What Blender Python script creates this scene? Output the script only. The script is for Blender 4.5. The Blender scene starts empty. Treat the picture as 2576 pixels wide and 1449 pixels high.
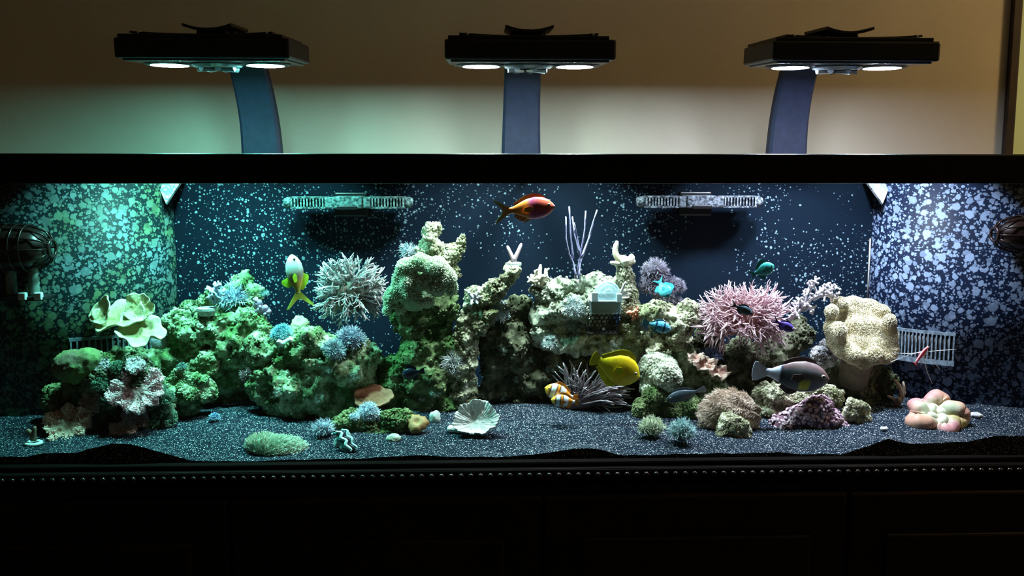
import bpy, math, random
import numpy as np
from mathutils import Vector, Matrix
from mathutils.bvhtree import BVHTree

scene = bpy.context.scene
COL = scene.collection
# ------------------------------------------------------------------ camera
FPX = 2250.0; YAW = math.radians(1.9); PITCH = math.radians(7.0)
CAM = np.array([-0.10, -1.45, 1.40])
cd = bpy.data.cameras.new('camera'); cam = bpy.data.objects.new('camera', cd); COL.objects.link(cam)
cd.sensor_width = 36.0; cd.lens = FPX / 2576 * 36.0; cd.clip_start = 0.02
cam.location = CAM; cam.rotation_euler = (math.pi/2 - PITCH, 0, -YAW)
scene.camera = cam
# ------------------------------------------------------------------ world, room light, exposure
w = bpy.data.worlds.new('night'); scene.world = w; w.use_nodes = True
w.node_tree.nodes['Background'].inputs[0].default_value = (0.52, 0.47, 0.35, 1)
w.node_tree.nodes['Background'].inputs[1].default_value = 0.030
def point_light(name, loc, col, power, size):
    l = bpy.data.lights.new(name, 'POINT'); l.color = col; l.energy = power; l.shadow_soft_size = size
    o = bpy.data.objects.new(name, l); COL.objects.link(o); o.location = loc; return o
ROOM_LIGHT = point_light('room_lamp_light', (2.25, -0.06, 2.2), (1.0, 0.70, 0.30), 37.0, 0.12)
NEXT_LIGHT = point_light('next_room_light', (2.6, 1.05, 1.7), (0.95, 1.0, 0.62), 9.0, 0.12)
LAMP_COL = [(0.26, 1.0, 0.86), (0.72, 1.0, 1.0), (0.72, 0.84, 1.0)]      # three aquarium lamps, left to right
LENS_GLOW = [250, 255, 255]            # bare lens brightness
LAMP_POWER = [2.2, 2.1, 2.3]           # watts per focused puck
LAMP_SPREAD = math.radians(102)
vs = scene.view_settings
vs.view_transform = 'Standard'; vs.look = 'None'; vs.exposure = 0.0; vs.gamma = 1.0; vs.use_curve_mapping = False
scene.cycles.caustics_reflective = False; scene.cycles.caustics_refractive = False
scene.cycles.sample_clamp_indirect = 4.0
scene.cycles.max_bounces = 5; scene.cycles.transparent_max_bounces = 14

# ------------------------------------------------------------------ measuring the place from the photograph
_F = np.array([math.sin(YAW)*math.cos(PITCH), math.cos(YAW)*math.cos(PITCH), -math.sin(PITCH)])
_R = np.array([math.cos(YAW), -math.sin(YAW), 0.0]); _U = np.cross(_R, _F)
def ray(px, py): return _F + _R*(px-1288)/FPX + _U*(724.5-py)/FPX
def at(px, py, Y):
    d = ray(px, py); return CAM + d*(Y-CAM[1])/d[1]
def mpp(Y): return (Y-CAM[1])/FPX                 # metres per photo pixel at depth Y
WT = 1.025; DT = 0.42                             # tank half width and depth
Z_RIM0, Z_RIM1, Z_BOT = 1.3915, 1.4385, 0.934

# ------------------------------------------------------------------ noise
def _h(ix, iy, iz, s):
    h = (ix.astype(np.int64)*73856093) ^ (iy.astype(np.int64)*19349663) ^ (iz.astype(np.int64)*83492791) ^ (s*2654435761 & 0x7fffffff)
    h = (h ^ (h >> 13)) * 1274126177 & 0x7fffffff
    h = (h ^ (h >> 16)) * 668265263 & 0x7fffffff
    return ((h >> 8) & 0xffff) / 65535.0
def vnoise(P, s=0):
    P = np.asarray(P, float); i = np.floor(P); f = P - i; f = f*f*(3-2*f)
    i = i.astype(np.int64); r = 0
    for dx in (0, 1):
        for dy in (0, 1):
            for dz in (0, 1):
                wgt = (f[:,0] if dx else 1-f[:,0])*(f[:,1] if dy else 1-f[:,1])*(f[:,2] if dz else 1-f[:,2])
                r = r + wgt*_h(i[:,0]+dx, i[:,1]+dy, i[:,2]+dz, s)
    return r*2-1
def fbm(P, s=0, o=4):
    r = 0; a = 1.0
    for k in range(o): r = r + a*vnoise(P*(2**k) + 17.3*k, s+k*7); a *= 0.5
    return r
def worley(P, s=0):
    P = np.asarray(P, float); i = np.floor(P).astype(np.int64); best = np.full(len(P), 9.0)
    for dx in (-1, 0, 1):
        for dy in (-1, 0, 1):
            for dz in (-1, 0, 1):
                a, b, c = i[:,0]+dx, i[:,1]+dy, i[:,2]+dz
                q = np.stack([a+_h(a,b,c,s), b+_h(a,b,c,s+1), c+_h(a,b,c,s+2)], 1)
                best = np.minimum(best, ((P-q)**2).sum(1))
    return np.sqrt(best)

# ------------------------------------------------------------------ objects and meshes
def props(o, label=None, cat=None, group=None, kind=None):
    if label: o['label'] = label
    if cat: o['category'] = cat
    if group: o['group'] = group
    if kind: o['kind'] = kind
    return o
def thing(name, label, cat, loc, group=None):
    o = bpy.data.objects.new(name, None); COL.objects.link(o); o.location = Vector([float(c) for c in loc]); o.empty_display_size = 0.02
    return props(o, label, cat, group)
def mesh_of(V, F, mat=None, cols=None, smooth=True, name='mesh'):
    me = bpy.data.meshes.new(name)
    me.from_pydata(np.asarray(V, float).tolist(), [], F.tolist() if isinstance(F, np.ndarray) else F)
    if smooth: me.polygons.foreach_set('use_smooth', np.ones(len(me.polygons), bool))
    if cols is not None:
        a = me.color_attributes.new('Col', 'FLOAT_COLOR', 'POINT')
        c = np.ones((len(V), 4)); c[:, :3] = cols; a.data.foreach_set('color', c.ravel())
    if mat: me.materials.append(mat)
    me.update(); return me
def obj(name, V, F, mat, parent=None, origin=None, cols=None, smooth=True, bevel=0):
    """V in world space; the object sits at origin (or at its parent's place)."""
    V = np.asarray(V, float)
    base = wloc(parent) if parent is not None else (np.zeros(3) if origin is None else np.asarray(origin, float))
    me = mesh_of(V-base, F, mat, cols, smooth, name)
    o = bpy.data.objects.new(name, me); COL.objects.link(o)
    if parent is not None: o.parent = parent
    else: o.location = Vector(base.tolist())
    if bevel:
        m = o.modifiers.new('bevel', 'BEVEL'); m.width = bevel; m.segments = 2; m.limit_method = 'ANGLE'
    return o
def wloc(o):
    p = np.zeros(3)
    while o is not None: p = p + np.array(o.location); o = o.parent
    return p
def link(name, me, parent, M):
    o = bpy.data.objects.new(name, me); COL.objects.link(o); o.parent = parent; o.matrix_local = M; return o
class MB:
    def __init__(s): s.V = []; s.F = []; s.C = []; s.n = 0
    def add(s, V, F, c=None):
        V = np.asarray(V, float); s.V.append(V)
        s.F += [tuple(int(i)+s.n for i in f) for f in F]
        s.C.append(np.broadcast_to(np.asarray((1,1,1) if c is None else c, float), (len(V), 3)))
        s.n += len(V); return s
    def box(s, x0, x1, y0, y1, z0, z1, c=None):
        return s.add([(x0,y0,z0),(x1,y0,z0),(x1,y1,z0),(x0,y1,z0),(x0,y0,z1),(x1,y0,z1),(x1,y1,z1),(x0,y1,z1)],
              [(0,3,2,1),(4,5,6,7),(0,1,5,4),(1,2,6,5),(2,3,7,6),(3,0,4,7)], c)
    def tube(s, pts, rad, n=6, c=None, cap=True):
        V, F = tube(pts, rad, n, cap); 
        if c is not None and np.ndim(c) == 2: c = np.concatenate([np.repeat(c, n, 0), c[:1], c[-1:]]) if cap else np.repeat(c, n, 0)
        return s.add(V, F, c)
    def lathe(s, prof, M=None, n=20, c=None):       # prof: (radius, height) about local z
        V, F = lathe(prof, n)
        if M is not None: V = xf(M, V)
        return s.add(V, F, c)
    def arr(s): return np.concatenate(s.V), s.F, np.concatenate(s.C)
    def build(s, name, mat, parent=None, origin=None, cols=False, smooth=False, bevel=0):
        V, F, C = s.arr()
        return obj(name, V, F, mat, parent, origin, C if cols else None, smooth, bevel)
def xf(M, V):
    M = np.array(M); return np.asarray(V) @ M[:3,:3].T + M[:3,3]
def frame_to(d):                                    # rotation taking +z onto d
    return Vector((0,0,1)).rotation_difference(Vector([float(c) for c in d])).to_matrix()
def TRS(loc, d=(0,0,1), s=1.0, spin=0.0):
    sv = (s,s,s) if np.isscalar(s) else s
    R = frame_to(d) @ Matrix.Rotation(spin, 3, 'Z')
    return Matrix.Translation(Vector([float(c) for c in loc])) @ R.to_4x4() @ Matrix.Diagonal((*[float(c) for c in sv], 1))
def tube(pts, rad, n=6, cap=True):
    P = np.asarray(pts, float); m = len(P); rad = np.broadcast_to(np.asarray(rad, float), (m,))
    T = np.gradient(P, axis=0); T /= np.linalg.norm(T, axis=1)[:,None]+1e-12
    u = np.cross(T[0], (0.31,0.87,0.37)); u /= np.linalg.norm(u)+1e-12
    V = []; a = np.linspace(0, 2*np.pi, n, endpoint=False)
    for i in range(m):
        u = u - T[i]*(u@T[i]); u /= np.linalg.norm(u)+1e-12; v = np.cross(T[i], u)
        V.append(P[i] + rad[i]*(np.cos(a)[:,None]*u + np.sin(a)[:,None]*v))
    V = np.concatenate(V); F = []
    for i in range(m-1):
        for k in range(n):
            k2 = (k+1) % n; F.append((i*n+k, i*n+k2, (i+1)*n+k2, (i+1)*n+k))
    if cap:
        c0 = len(V); V = np.concatenate([V, P[:1], P[-1:]])
        for k in range(n):
            k2 = (k+1) % n; F.append((c0, k2, k)); F.append((c0+1, (m-1)*n+k, (m-1)*n+k2))
    return V, F
def lathe(prof, n=20):
    V = []; F = []
    for r, z in prof:
        for k in range(n):
            a = 2*math.pi*k/n; V.append((r*math.cos(a), r*math.sin(a), z))
    for i in range(len(prof)-1):
        for k in range(n):
            k2 = (k+1) % n; F.append((i*n+k, i*n+k2, (i+1)*n+k2, (i+1)*n+k))
    F.append(tuple(range(n))[::-1]); F.append(tuple(range((len(prof)-1)*n, len(prof)*n)))
    return np.array(V), F
def ico(sub=2):
    import bmesh
    bm = bmesh.new(); bmesh.ops.create_icosphere(bm, subdivisions=sub, radius=1.0)
    V = np.array([v.co[:] for v in bm.verts]); F = [tuple(v.index for v in f.verts) for f in bm.faces]; bm.free(); return V, F
ICO1 = ico(1); ICO2 = ico(2); ICO3 = ico(3)
def blob(lobes, vox=0.005, smooth=4):
    """Union of ellipsoids, given as (centre, radii[, rotation 3x3]), as one skin: V, F, N."""
    mb = MB()
    for l in lobes:
        V = ICO3[0]*np.asarray(l[1], float)
        if len(l) > 2 and l[2] is not None: V = V @ np.array(l[2]).T
        mb.add(V+np.asarray(l[0], float), ICO3[1])
    V, F, _ = mb.arr(); me = mesh_of(V, F); o = bpy.data.objects.new('tmp', me); COL.objects.link(o)
    m = o.modifiers.new('r', 'REMESH'); m.mode = 'VOXEL'; m.voxel_size = vox
    if smooth: m = o.modifiers.new('s', 'SMOOTH'); m.iterations = smooth; m.factor = 0.6
    dg = bpy.context.evaluated_depsgraph_get(); ev = o.evaluated_get(dg); em = ev.to_mesh()
    V = np.empty(len(em.vertices)*3); em.vertices.foreach_get('co', V); V = V.reshape(-1,3)
    N = np.empty(len(em.vertices)*3); em.vertices.foreach_get('normal', N); N = N.reshape(-1,3)
    F = [tuple(p.vertices) for p in em.polygons]
    ev.to_mesh_clear(); bpy.data.objects.remove(o); bpy.data.meshes.remove(me)
    return V, F, N
def scatter(V, F, n, seed=0, keep=None):
    rng = np.random.default_rng(seed)
    T = np.array([t for f in F for t in ([(f[0],f[1],f[2]),(f[0],f[2],f[3])] if len(f) == 4 else [f[:3]])])
    A, B, C = V[T[:,0]], V[T[:,1]], V[T[:,2]]; nn = np.cross(B-A, C-A); ar = np.linalg.norm(nn, axis=1)
    nn = nn/(ar[:,None]+1e-15); cen = (A+B+C)/3
    wgt = ar.copy()
    if keep is not None: wgt = wgt*keep(cen, nn)
    if wgt.sum() <= 0: wgt = ar
    idx = rng.choice(len(T), n, p=wgt/wgt.sum())
    a, b = rng.random(n), rng.random(n); fl = a+b > 1; a[fl] = 1-a[fl]; b[fl] = 1-b[fl]
    return A[idx]+(B-A)[idx]*a[:,None]+(C-A)[idx]*b[:,None], nn[idx]
def instances(base, P, N, s, seed=0, jitter=0.25, cols=None, colfn=None):
    """many copies of a small base shape standing on points P along N, joined: V, F, C"""
    bV, bF = base; rng = np.random.default_rng(seed); n = len(P); k = len(bV)
    D = N + rng.normal(0, jitter, (n,3)); D /= np.linalg.norm(D, axis=1)[:,None]
    up = np.where(np.abs(D[:,2:3]) < 0.9, np.array([[0,0,1.0]]), np.array([[1.0,0,0]]))
    X = np.cross(up, D); X /= np.linalg.norm(X, axis=1)[:,None]; Y = np.cross(D, X)
    a = rng.random(n)*2*np.pi; X, Y = X*np.cos(a)[:,None]+Y*np.sin(a)[:,None], Y*np.cos(a)[:,None]-X*np.sin(a)[:,None]
    sc = s*(0.7+0.6*rng.random(n))
    V = P[:,None,:] + sc[:,None,None]*(bV[None,:,0:1]*X[:,None,:]+bV[None,:,1:2]*Y[:,None,:]+bV[None,:,2:3]*D[:,None,:])
    F = [tuple(i+j*k for i in f) for j in range(n) for f in bF]
    C = np.tile(np.asarray(cols), (n,1)) if cols is not None else None
    return V.reshape(-1,3), F, C
def spike(r=0.09, n=3, bend=0.15):
    return tube([(0,0,-0.1),(0,0,0.5),(bend,0,1.0)], [r, r*0.85, r*0.25], n, False)
def knob(r=0.22):
    mb = MB(); mb.tube([(0,0,-0.2),(0,0,0.75)], [r*0.5, r*0.5], 4, cap=False); mb.add(ICO1[0]*r+(0,0,0.85), ICO1[1]); V, F, _ = mb.arr(); return V, F
def star(nt=8, spread=0.5, r=0.05):
    mb = MB(); mb.tube([(0,0,-0.3),(0,0,0.5)], [r*1.3, r*1.2], 3, cap=False)
    for k in range(nt):
        a = 2*math.pi*k/nt; c, s_ = math.cos(a), math.sin(a)
        mb.tube([(0,0,0.45),(spread*0.55*c,spread*0.55*s_,0.72),(spread*c,spread*s_,1.0-0.12*(k%2))], [r, r*0.9, r*0.45], 3, cap=False)
    V, F, _ = mb.arr(); return V, F
SPIKE = spike(); HAIR = spike(0.055, 3, 0.35); KNOB = knob(); STAR = star(); FEATHER = star(6, 0.38, 0.06)

# ------------------------------------------------------------------ materials
MATS = {}
def nmat(name):
    m = bpy.data.materials.new(name); m.use_nodes = True; MATS[name] = m
    return m, m.node_tree, m.node_tree.nodes['Principled BSDF']
def node(nt, t, **kw):
    n = nt.nodes.new(t)
    for k, v in kw.items():
        if k.startswith('i_'): n.inputs[k[2:].replace('_',' ')].default_value = v
        else: setattr(n, k, v)
    return n
def rgba(c): return (c[0], c[1], c[2], 1.0)
def ramp(nt, fac, stops):
    r = nt.nodes.new('ShaderNodeValToRGB'); e = r.color_ramp.elements
    while len(e) < len(stops): e.new(0.5)
    for k, (p, c) in enumerate(stops): e[k].position = p; e[k].color = rgba(c)
    nt.links.new(fac, r.inputs[0]); return r.outputs[0]
def mix(nt, fac, a, b, mode='MIX'):
    n = nt.nodes.new('ShaderNodeMix'); n.data_type = 'RGBA'; n.blend_type = mode
    for sock, v in ((n.inputs[0], fac), (n.inputs[6], a), (n.inputs[7], b)):
        if isinstance(v, bpy.types.NodeSocket): nt.links.new(v, sock)
        else: sock.default_value = v if not isinstance(v, tuple) else rgba(v)
    return n.outputs[2]
def math_(nt, op, a, b=None, clamp=False):
    n = nt.nodes.new('ShaderNodeMath'); n.operation = op; n.use_clamp = clamp
    for k, v in enumerate((a, b)):
        if v is None: continue
        if isinstance(v, bpy.types.NodeSocket): nt.links.new(v, n.inputs[k])
        else: n.inputs[k].default_value = v
    return n.outputs[0]
def coords(nt): return nt.nodes.new('ShaderNodeTexCoord').outputs['Object']
def noise_out(nt, co, scale, detail=4, rough=0.55):
    n = node(nt, 'ShaderNodeTexNoise', i_Scale=scale, i_Detail=detail, i_Roughness=rough); nt.links.new(co, n.inputs['Vector']); return n.outputs['Fac']
def add_bump(nt, b, height, strength, dist=0.002):
    n = node(nt, 'ShaderNodeBump', i_Strength=strength, i_Distance=dist); nt.links.new(height, n.inputs['Height']); nt.links.new(n.outputs[0], b.inputs['Normal'])
def M(name, c, c2=None, scale=60, rough=0.6, bump=0.0, bscale=300, spec=0.3, vcol=False, lo=0.4, hi=0.62, sss=0.0, metal=0.0):
    if name in MATS: return MATS[name]
    m, nt, b = nmat(name); co = coords(nt)
    b.inputs['Roughness'].default_value = rough; b.inputs['Specular IOR Level'].default_value = spec; b.inputs['Metallic'].default_value = metal
    if vcol:
        a = node(nt, 'ShaderNodeAttribute', attribute_name='Col'); base = a.outputs['Color']
        base = mix(nt, 1.0, base, ramp(nt, noise_out(nt, co, scale), [(0.3,(0.72,0.72,0.72)),(0.7,(1,1,1))]), 'MULTIPLY')
    elif c2 is not None: base = ramp(nt, noise_out(nt, co, scale, 5), [(lo, c), (hi, c2)])
    else: base = None
    if base is None: b.inputs['Base Color'].default_value = rgba(c)
    else: nt.links.new(base, b.inputs['Base Color'])
    if bump: add_bump(nt, b, noise_out(nt, co, bscale, 3), bump)
    if sss: b.inputs['Subsurface Weight'].default_value = sss; b.inputs['Subsurface Radius'].default_value = (0.01,0.008,0.006); b.inputs['Subsurface Scale'].default_value = 0.5
    return m
def rock_mat(name, dark, mid, pale, green=(0.10,0.22,0.06), gfac=0.4, scale=34):
    m, nt, b = nmat(name); co = coords(nt)
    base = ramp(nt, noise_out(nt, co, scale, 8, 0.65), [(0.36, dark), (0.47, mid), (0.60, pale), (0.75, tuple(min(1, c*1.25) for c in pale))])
    g = ramp(nt, noise_out(nt, co, 13, 3), [(0.48,(0,0,0)),(0.60,(gfac,gfac,gfac))])
    base = mix(nt, g, base, green)
    v = node(nt, 'ShaderNodeTexVoronoi', i_Scale=150.0); nt.links.new(co, v.inputs['Vector'])
    sp = ramp(nt, v.outputs['Distance'], [(0.12,(1,1,1)),(0.22,(0,0,0))])
    base = mix(nt, math_(nt, 'MULTIPLY', sp, 0.55), base, tuple(min(1, c*1.4) for c in pale))
    nt.links.new(base, b.inputs['Base Color'])
    b.inputs['Roughness'].default_value = 0.85; b.inputs['Specular IOR Level'].default_value = 0.15
    add_bump(nt, b, noise_out(nt, co, 210, 5, 0.7), 0.9, 0.004)
    return m
def spots_mat(name, bg, spot, layers, rough=0.5, mask=None, tint=None):
    """dark panel grown over with round flat specks; layers: (scale, rmin, rmax, share)"""
    m, nt, b = nmat(name); co = coords(nt)
    dist = node(nt, 'ShaderNodeTexNoise', i_Scale=120.0, i_Detail=2.0); nt.links.new(co, dist.inputs['Vector'])
    wob = node(nt, 'ShaderNodeVectorMath', operation='SCALE', i_Scale=0.006); nt.links.new(dist.outputs['Color'], wob.inputs[0])
    cw = node(nt, 'ShaderNodeVectorMath', operation='ADD'); nt.links.new(co, cw.inputs[0]); nt.links.new(wob.outputs[0], cw.inputs[1])
    tot = None
    for (sc, r0, r1, share) in layers:
        v = node(nt, 'ShaderNodeTexVoronoi', i_Scale=sc); v.voronoi_dimensions = '3D'; nt.links.new(cw.outputs[0], v.inputs['Vector'])
        sp = node(nt, 'ShaderNodeSeparateColor'); nt.links.new(v.outputs['Color'], sp.inputs[0])
        rr = math_(nt, 'ADD', math_(nt, 'MULTIPLY', sp.outputs[0], r1-r0), r0)
        inside = math_(nt, 'MULTIPLY', math_(nt, 'SUBTRACT', rr, v.outputs['Distance']), 14.0, True)
        on = math_(nt, 'LESS_THAN', sp.outputs[1], share)
        if mask is not None:
            mk = ramp(nt, noise_out(nt, co, mask[0], 2), [(mask[1],(0,0,0)),(mask[2],(1,1,1))])
            on = math_(nt, 'LESS_THAN', sp.outputs[1], math_(nt, 'MULTIPLY', mk, share))
        one = math_(nt, 'MULTIPLY', math_(nt, 'MULTIPLY', inside, on), math_(nt, 'ADD', math_(nt, 'MULTIPLY', sp.outputs[2], 0.5), 0.5))
        tot = one if tot is None else math_(nt, 'MAXIMUM', tot, one)
    sc2 = spot
    if tint: sc2 = ramp(nt, noise_out(nt, co, tint[1], 3), [(0.42, spot), (0.60, tint[0])])
    nt.links.new(mix(nt, tot, bg, sc2), b.inputs['Base Color'])
    b.inputs['Roughness'].default_value = rough; b.inputs['Specular IOR Level'].default_value = 0.12
    return m
def glass_mat(name, ior=None, fac=0.04, col=(1,1,1), rough=0.0):
    m, nt, b = nmat(name); nt.nodes.remove(b); out = nt.nodes['Material Output']
    t = node(nt, 'ShaderNodeBsdfTransparent'); t.inputs[0].default_value = rgba(col)
    g = node(nt, 'ShaderNodeBsdfGlossy', i_Roughness=rough); mx = nt.nodes.new('ShaderNodeMixShader')
    if ior: f = node(nt, 'ShaderNodeFresnel', i_IOR=ior); nt.links.new(f.outputs[0], mx.inputs[0])
    else: mx.inputs[0].default_value = fac
    nt.links.new(t.outputs[0], mx.inputs[1]); nt.links.new(g.outputs[0], mx.inputs[2]); nt.links.new(mx.outputs[0], out.inputs[0]); return m
def emit_mat(name, col, strength):
    m, nt, b = nmat(name); nt.nodes.remove(b); e = node(nt, 'ShaderNodeEmission'); e.inputs[0].default_value = rgba(col); e.inputs[1].default_value = strength
    nt.links.new(e.outputs[0], nt.nodes['Material Output'].inputs[0]); return m
# ================================================================== materials of the setting
WALLP = M('wall_paint', (0.67,0.58,0.49), (0.71,0.62,0.52), 6, 0.9, 0.15, 400, 0.1)
M('next_wall_paint', (0.62,0.66,0.40), None, rough=0.9)
M('dark_casing', (0.035,0.022,0.018), (0.05,0.03,0.022), 20, 0.5)
M('grey_casing', (0.20,0.22,0.24), (0.26,0.28,0.29), 20, 0.5)
M('floor_boards', (0.05,0.032,0.02), (0.08,0.05,0.03), 8, 0.5)
M('ceiling_paint', (0.5,0.46,0.38), None, rough=0.95)
M('black_frame', (0.006,0.005,0.005), (0.009,0.007,0.006), 30, 0.42, spec=0.25)
M('dark_wood', (0.010,0.006,0.005), (0.016,0.009,0.007), 14, 0.34, spec=0.4)
M('base_black', (0.0035,0.0024,0.002), None, rough=0.8, spec=0.02)
M('black_plastic', (0.010,0.010,0.012), (0.016,0.015,0.016), 40, 0.38, spec=0.4)
M('arm_plastic', (0.010,0.014,0.036), (0.007,0.010,0.026), 60, 0.55, 0.2, 500, 0.3)
M('white_plastic', (0.75,0.78,0.80), None, rough=0.4)
M('smoked_clear', (0.16,0.18,0.2), None, rough=0.15, spec=0.6)
GLASS = glass_mat('clear_glass', fac=0.02)
SIDEG = glass_mat('side_glass', ior=0.752, col=(0.9,0.97,0.95))
WATER = glass_mat('water_surface', ior=1.33)
BACKM = spots_mat('speckled_back', (0.004,0.010,0.020), (0.24,0.36,0.43), [(66,0.06,0.26,0.8),(105,0.08,0.34,0.9),(180,0.10,0.38,0.7)], 0.45, mask=(3.6,0.38,0.60))
OVERL = spots_mat('speckled_overflow_green', (0.005,0.015,0.018), (0.15,0.22,0.245), [(52,0.20,0.50,0.9),(78,0.2,0.52,0.9),(125,0.2,0.52,0.9),(200,0.2,0.5,0.9)], 0.5, tint=((0.11,0.18,0.10),9))
OVERR = spots_mat('speckled_overflow_blue', (0.005,0.010,0.028), (0.22,0.29,0.42), [(48,0.18,0.48,0.85),(72,0.18,0.50,0.9),(118,0.18,0.50,0.85),(190,0.2,0.48,0.85)], 0.5)
LIGHTPATCH = spots_mat('light_patch_white', (0.25,0.30,0.34), (0.9,0.95,1.0), [(60,0.4,0.8,0.9),(130,0.3,0.6,0.8)], 0.6)  # near-white colour for the light patches put in as triangles on the overflows

# ================================================================== room
YW = 0.62
XR = at(2531, 200, YW).tolist()[0]
def struct(name, mb, mat, label=None, parent=None, bevel=0):
    o = mb.build(name, mat, parent, bevel=bevel); props(o, label, kind='structure'); return o
struct('wall_back', MB().box(-3.2, XR, YW, YW+0.10, 0, 2.6), WALLP, 'beige painted wall behind the aquarium, lit by its lamps')
struct('floor', MB().box(-3.2, 4.2, -3.2, 3.0, -0.05, 0.0), MATS['floor_boards'], 'dark floor of the room')
struct('ceiling', MB().box(-3.2, 4.2, -3.2, 3.0, 2.6, 2.65), MATS['ceiling_paint'], 'dim ceiling of the room')
struct('trim_1', MB().box(XR, XR+0.022, YW-0.012, YW+0.115, 0, 2.6), MATS['dark_casing'], 'dark brown door casing at the right edge of the wall', bevel=0.003)
struct('trim_2', MB().box(XR+0.022, XR+0.040, YW+0.03, YW+0.115, 0, 2.6), MATS['grey_casing'], 'narrow grey door stop beside the dark casing', bevel=0.002)
struct('wall_right', MB().box(XR-0.4, 4.2, 1.9, 2.0, 0, 2.6), MATS['next_wall_paint'], 'pale green wall of the next room through the doorway')
struct('wall_left', MB().box(-3.3, -3.2, -3.2, YW+0.1, 0, 2.6), WALLP, 'unlit wall at the far left')

# ================================================================== aquarium
tank = thing('aquarium', 'long black-rimmed glass aquarium with speckled back and corner overflows', 'aquarium', (0, 0.2, Z_BOT-0.036))
fr = 0.018
def part(name, mb, mat, parent=tank, bevel=0, smooth=False, cols=False, label=None):
    o = mb.build(name, mat, parent, bevel=bevel, smooth=smooth, cols=cols)
    if label: o['label'] = label
    return o
BF = MATS['black_frame']
part('front_pane', MB().box(-WT, WT, -0.010, 0.0, Z_BOT-0.03, Z_RIM1-0.012), GLASS)
for s in (-1, 1):
    a, b = sorted((s*WT, s*(WT+0.010))); part('side_pane', MB().box(a, b, 0.0, DT, Z_BOT-0.03, Z_RIM1-0.012), SIDEG)
part('back_panel', MB().box(-WT, WT, DT, DT+0.012, Z_BOT-0.03, Z_RIM1-0.012), BACKM, label='black back panel dotted with pale coralline specks')
part('bottom_panel', MB().box(-WT, WT, -0.010, DT+0.012, Z_BOT-0.036, Z_BOT-0.030), BF)
for (x0,x1,y0,y1) in ((-WT-fr,WT+fr,-fr,0.016), (-WT-fr,WT+fr,DT,DT+0.05)):
    part('rim_rail', MB().box(x0,x1,y0,y1,Z_RIM0,Z_RIM1), BF, bevel=0.003)
for s in (-1, 1):
    a, b = sorted((s*(WT-0.012), s*(WT+fr))); part('rim_rail', MB().box(a,b,0.016,DT,Z_RIM0,Z_RIM1), BF, bevel=0.003)
xb = at(1312, 600, DT)[0]
part('centre_brace', MB().box(xb-0.018, xb+0.018, 0.016, DT, Z_RIM1-0.016, Z_RIM1-0.002), BF, bevel=0.002)
part('base_rail', MB().box(-WT-fr, WT+fr, -fr, 0.0, Z_BOT-0.036, Z_BOT), MATS['base_black'], bevel=0.004)
part('base_rail', MB().box(-WT-fr, WT+fr, DT+0.012, DT+0.03, Z_BOT-0.036, Z_BOT), MATS['dark_wood'], bevel=0.004)

M('grille_pale', (0.09,0.12,0.15), (0.20,0.26,0.31), 150, 0.8)
def overflow(side, meet_px, ry, mat, g0, g1, gz0, gz1):
    xm = at(meet_px, 600, DT)[0]; rx = WT - abs(xm)
    def pt(a, z, off=0.0): return (side*(WT-(rx+off)*math.cos(a)), DT-(ry+off)*math.sin(a), z)
    n = 40; z0, z1 = Z_BOT-0.028, Z_RIM1-0.022; V = []; F = []
    for k in range(n+1):
        a = math.pi/2*k/n
        V += [pt(a,z0), pt(a,z1), pt(a,z1,-0.006), pt(a,z0,-0.006)]
    for k in range(n):
        for j in range(4):
            j2 = (j+1) % 4; f = (k*4+j, k*4+j2, k*4+4+j2, k*4+4+j); F.append(f if side < 0 else f[::-1])
    ov = obj('overflow_wall', np.array(V), F, mat, tank)
    ov['label'] = 'curved corner overflow crusted with %s specks' % ('teal green' if side < 0 else 'pale blue')
    # grille of upright bars low on the curve
    def strip(a0, a1, za, zb, o0, o1, m=8):
        V = []; F = []
        for k in range(m+1):
            a = a0+(a1-a0)*k/m; V += [pt(a,za,o0), pt(a,zb,o0), pt(a,zb,o1), pt(a,za,o1)]
        for k in range(m):
            for j in range(4): j2 = (j+1)%4; F.append((k*4+j, k*4+j2, k*4+4+j2, k*4+4+j))
        F += [(0,1,2,3), (m*4,m*4+3,m*4+2,m*4+1)]
        return np.array(V), F
    V, F = strip(g0, g1, gz0, gz1, 0.0005, 0.0015); obj('grille_recess', V, F, MATS['black_plastic'], ov)
    for za, zb in ((gz0-0.010, gz0), (gz1, gz1+0.006)):
        V, F = strip(g0-0.01, g1+0.01, za, zb, 0.0005, 0.005); obj('grille_rail', V, F, MATS['grille_pale'], ov, smooth=False)
    nb = 17
    for k in range(nb):
        a = g0+(g1-g0)*k/(nb-1); V, F = strip(a-0.0055, a+0.0055, gz0, gz1, 0.0005, 0.005, 1); obj('grille_bar', V, F, MATS['grille_pale'], ov, smooth=False)
    # added triangle standing for the bright patch of light where curve meets back
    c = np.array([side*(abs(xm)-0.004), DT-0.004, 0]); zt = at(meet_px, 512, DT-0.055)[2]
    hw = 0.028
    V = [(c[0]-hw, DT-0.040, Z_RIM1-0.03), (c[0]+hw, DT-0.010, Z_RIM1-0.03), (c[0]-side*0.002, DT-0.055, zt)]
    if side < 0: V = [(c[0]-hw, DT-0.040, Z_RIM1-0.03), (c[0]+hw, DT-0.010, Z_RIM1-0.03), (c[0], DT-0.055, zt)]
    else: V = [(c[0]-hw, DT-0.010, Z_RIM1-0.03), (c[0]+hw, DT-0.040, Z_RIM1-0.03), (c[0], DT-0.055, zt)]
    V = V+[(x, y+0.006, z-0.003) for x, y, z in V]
    obj('light_patch_tab', np.array(V), [(0,1,2),(5,4,3),(0,3,4,1),(1,4,5,2),(2,5,3,0)], LIGHTPATCH, ov, smooth=False)
    return ov
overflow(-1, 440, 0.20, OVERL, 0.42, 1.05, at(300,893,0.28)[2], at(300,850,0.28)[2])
overflow(1, 2192, 0.20, OVERR, 0.40, 0.88, at(2330,905,0.28)[2], at(2330,842,0.28)[2])
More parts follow.
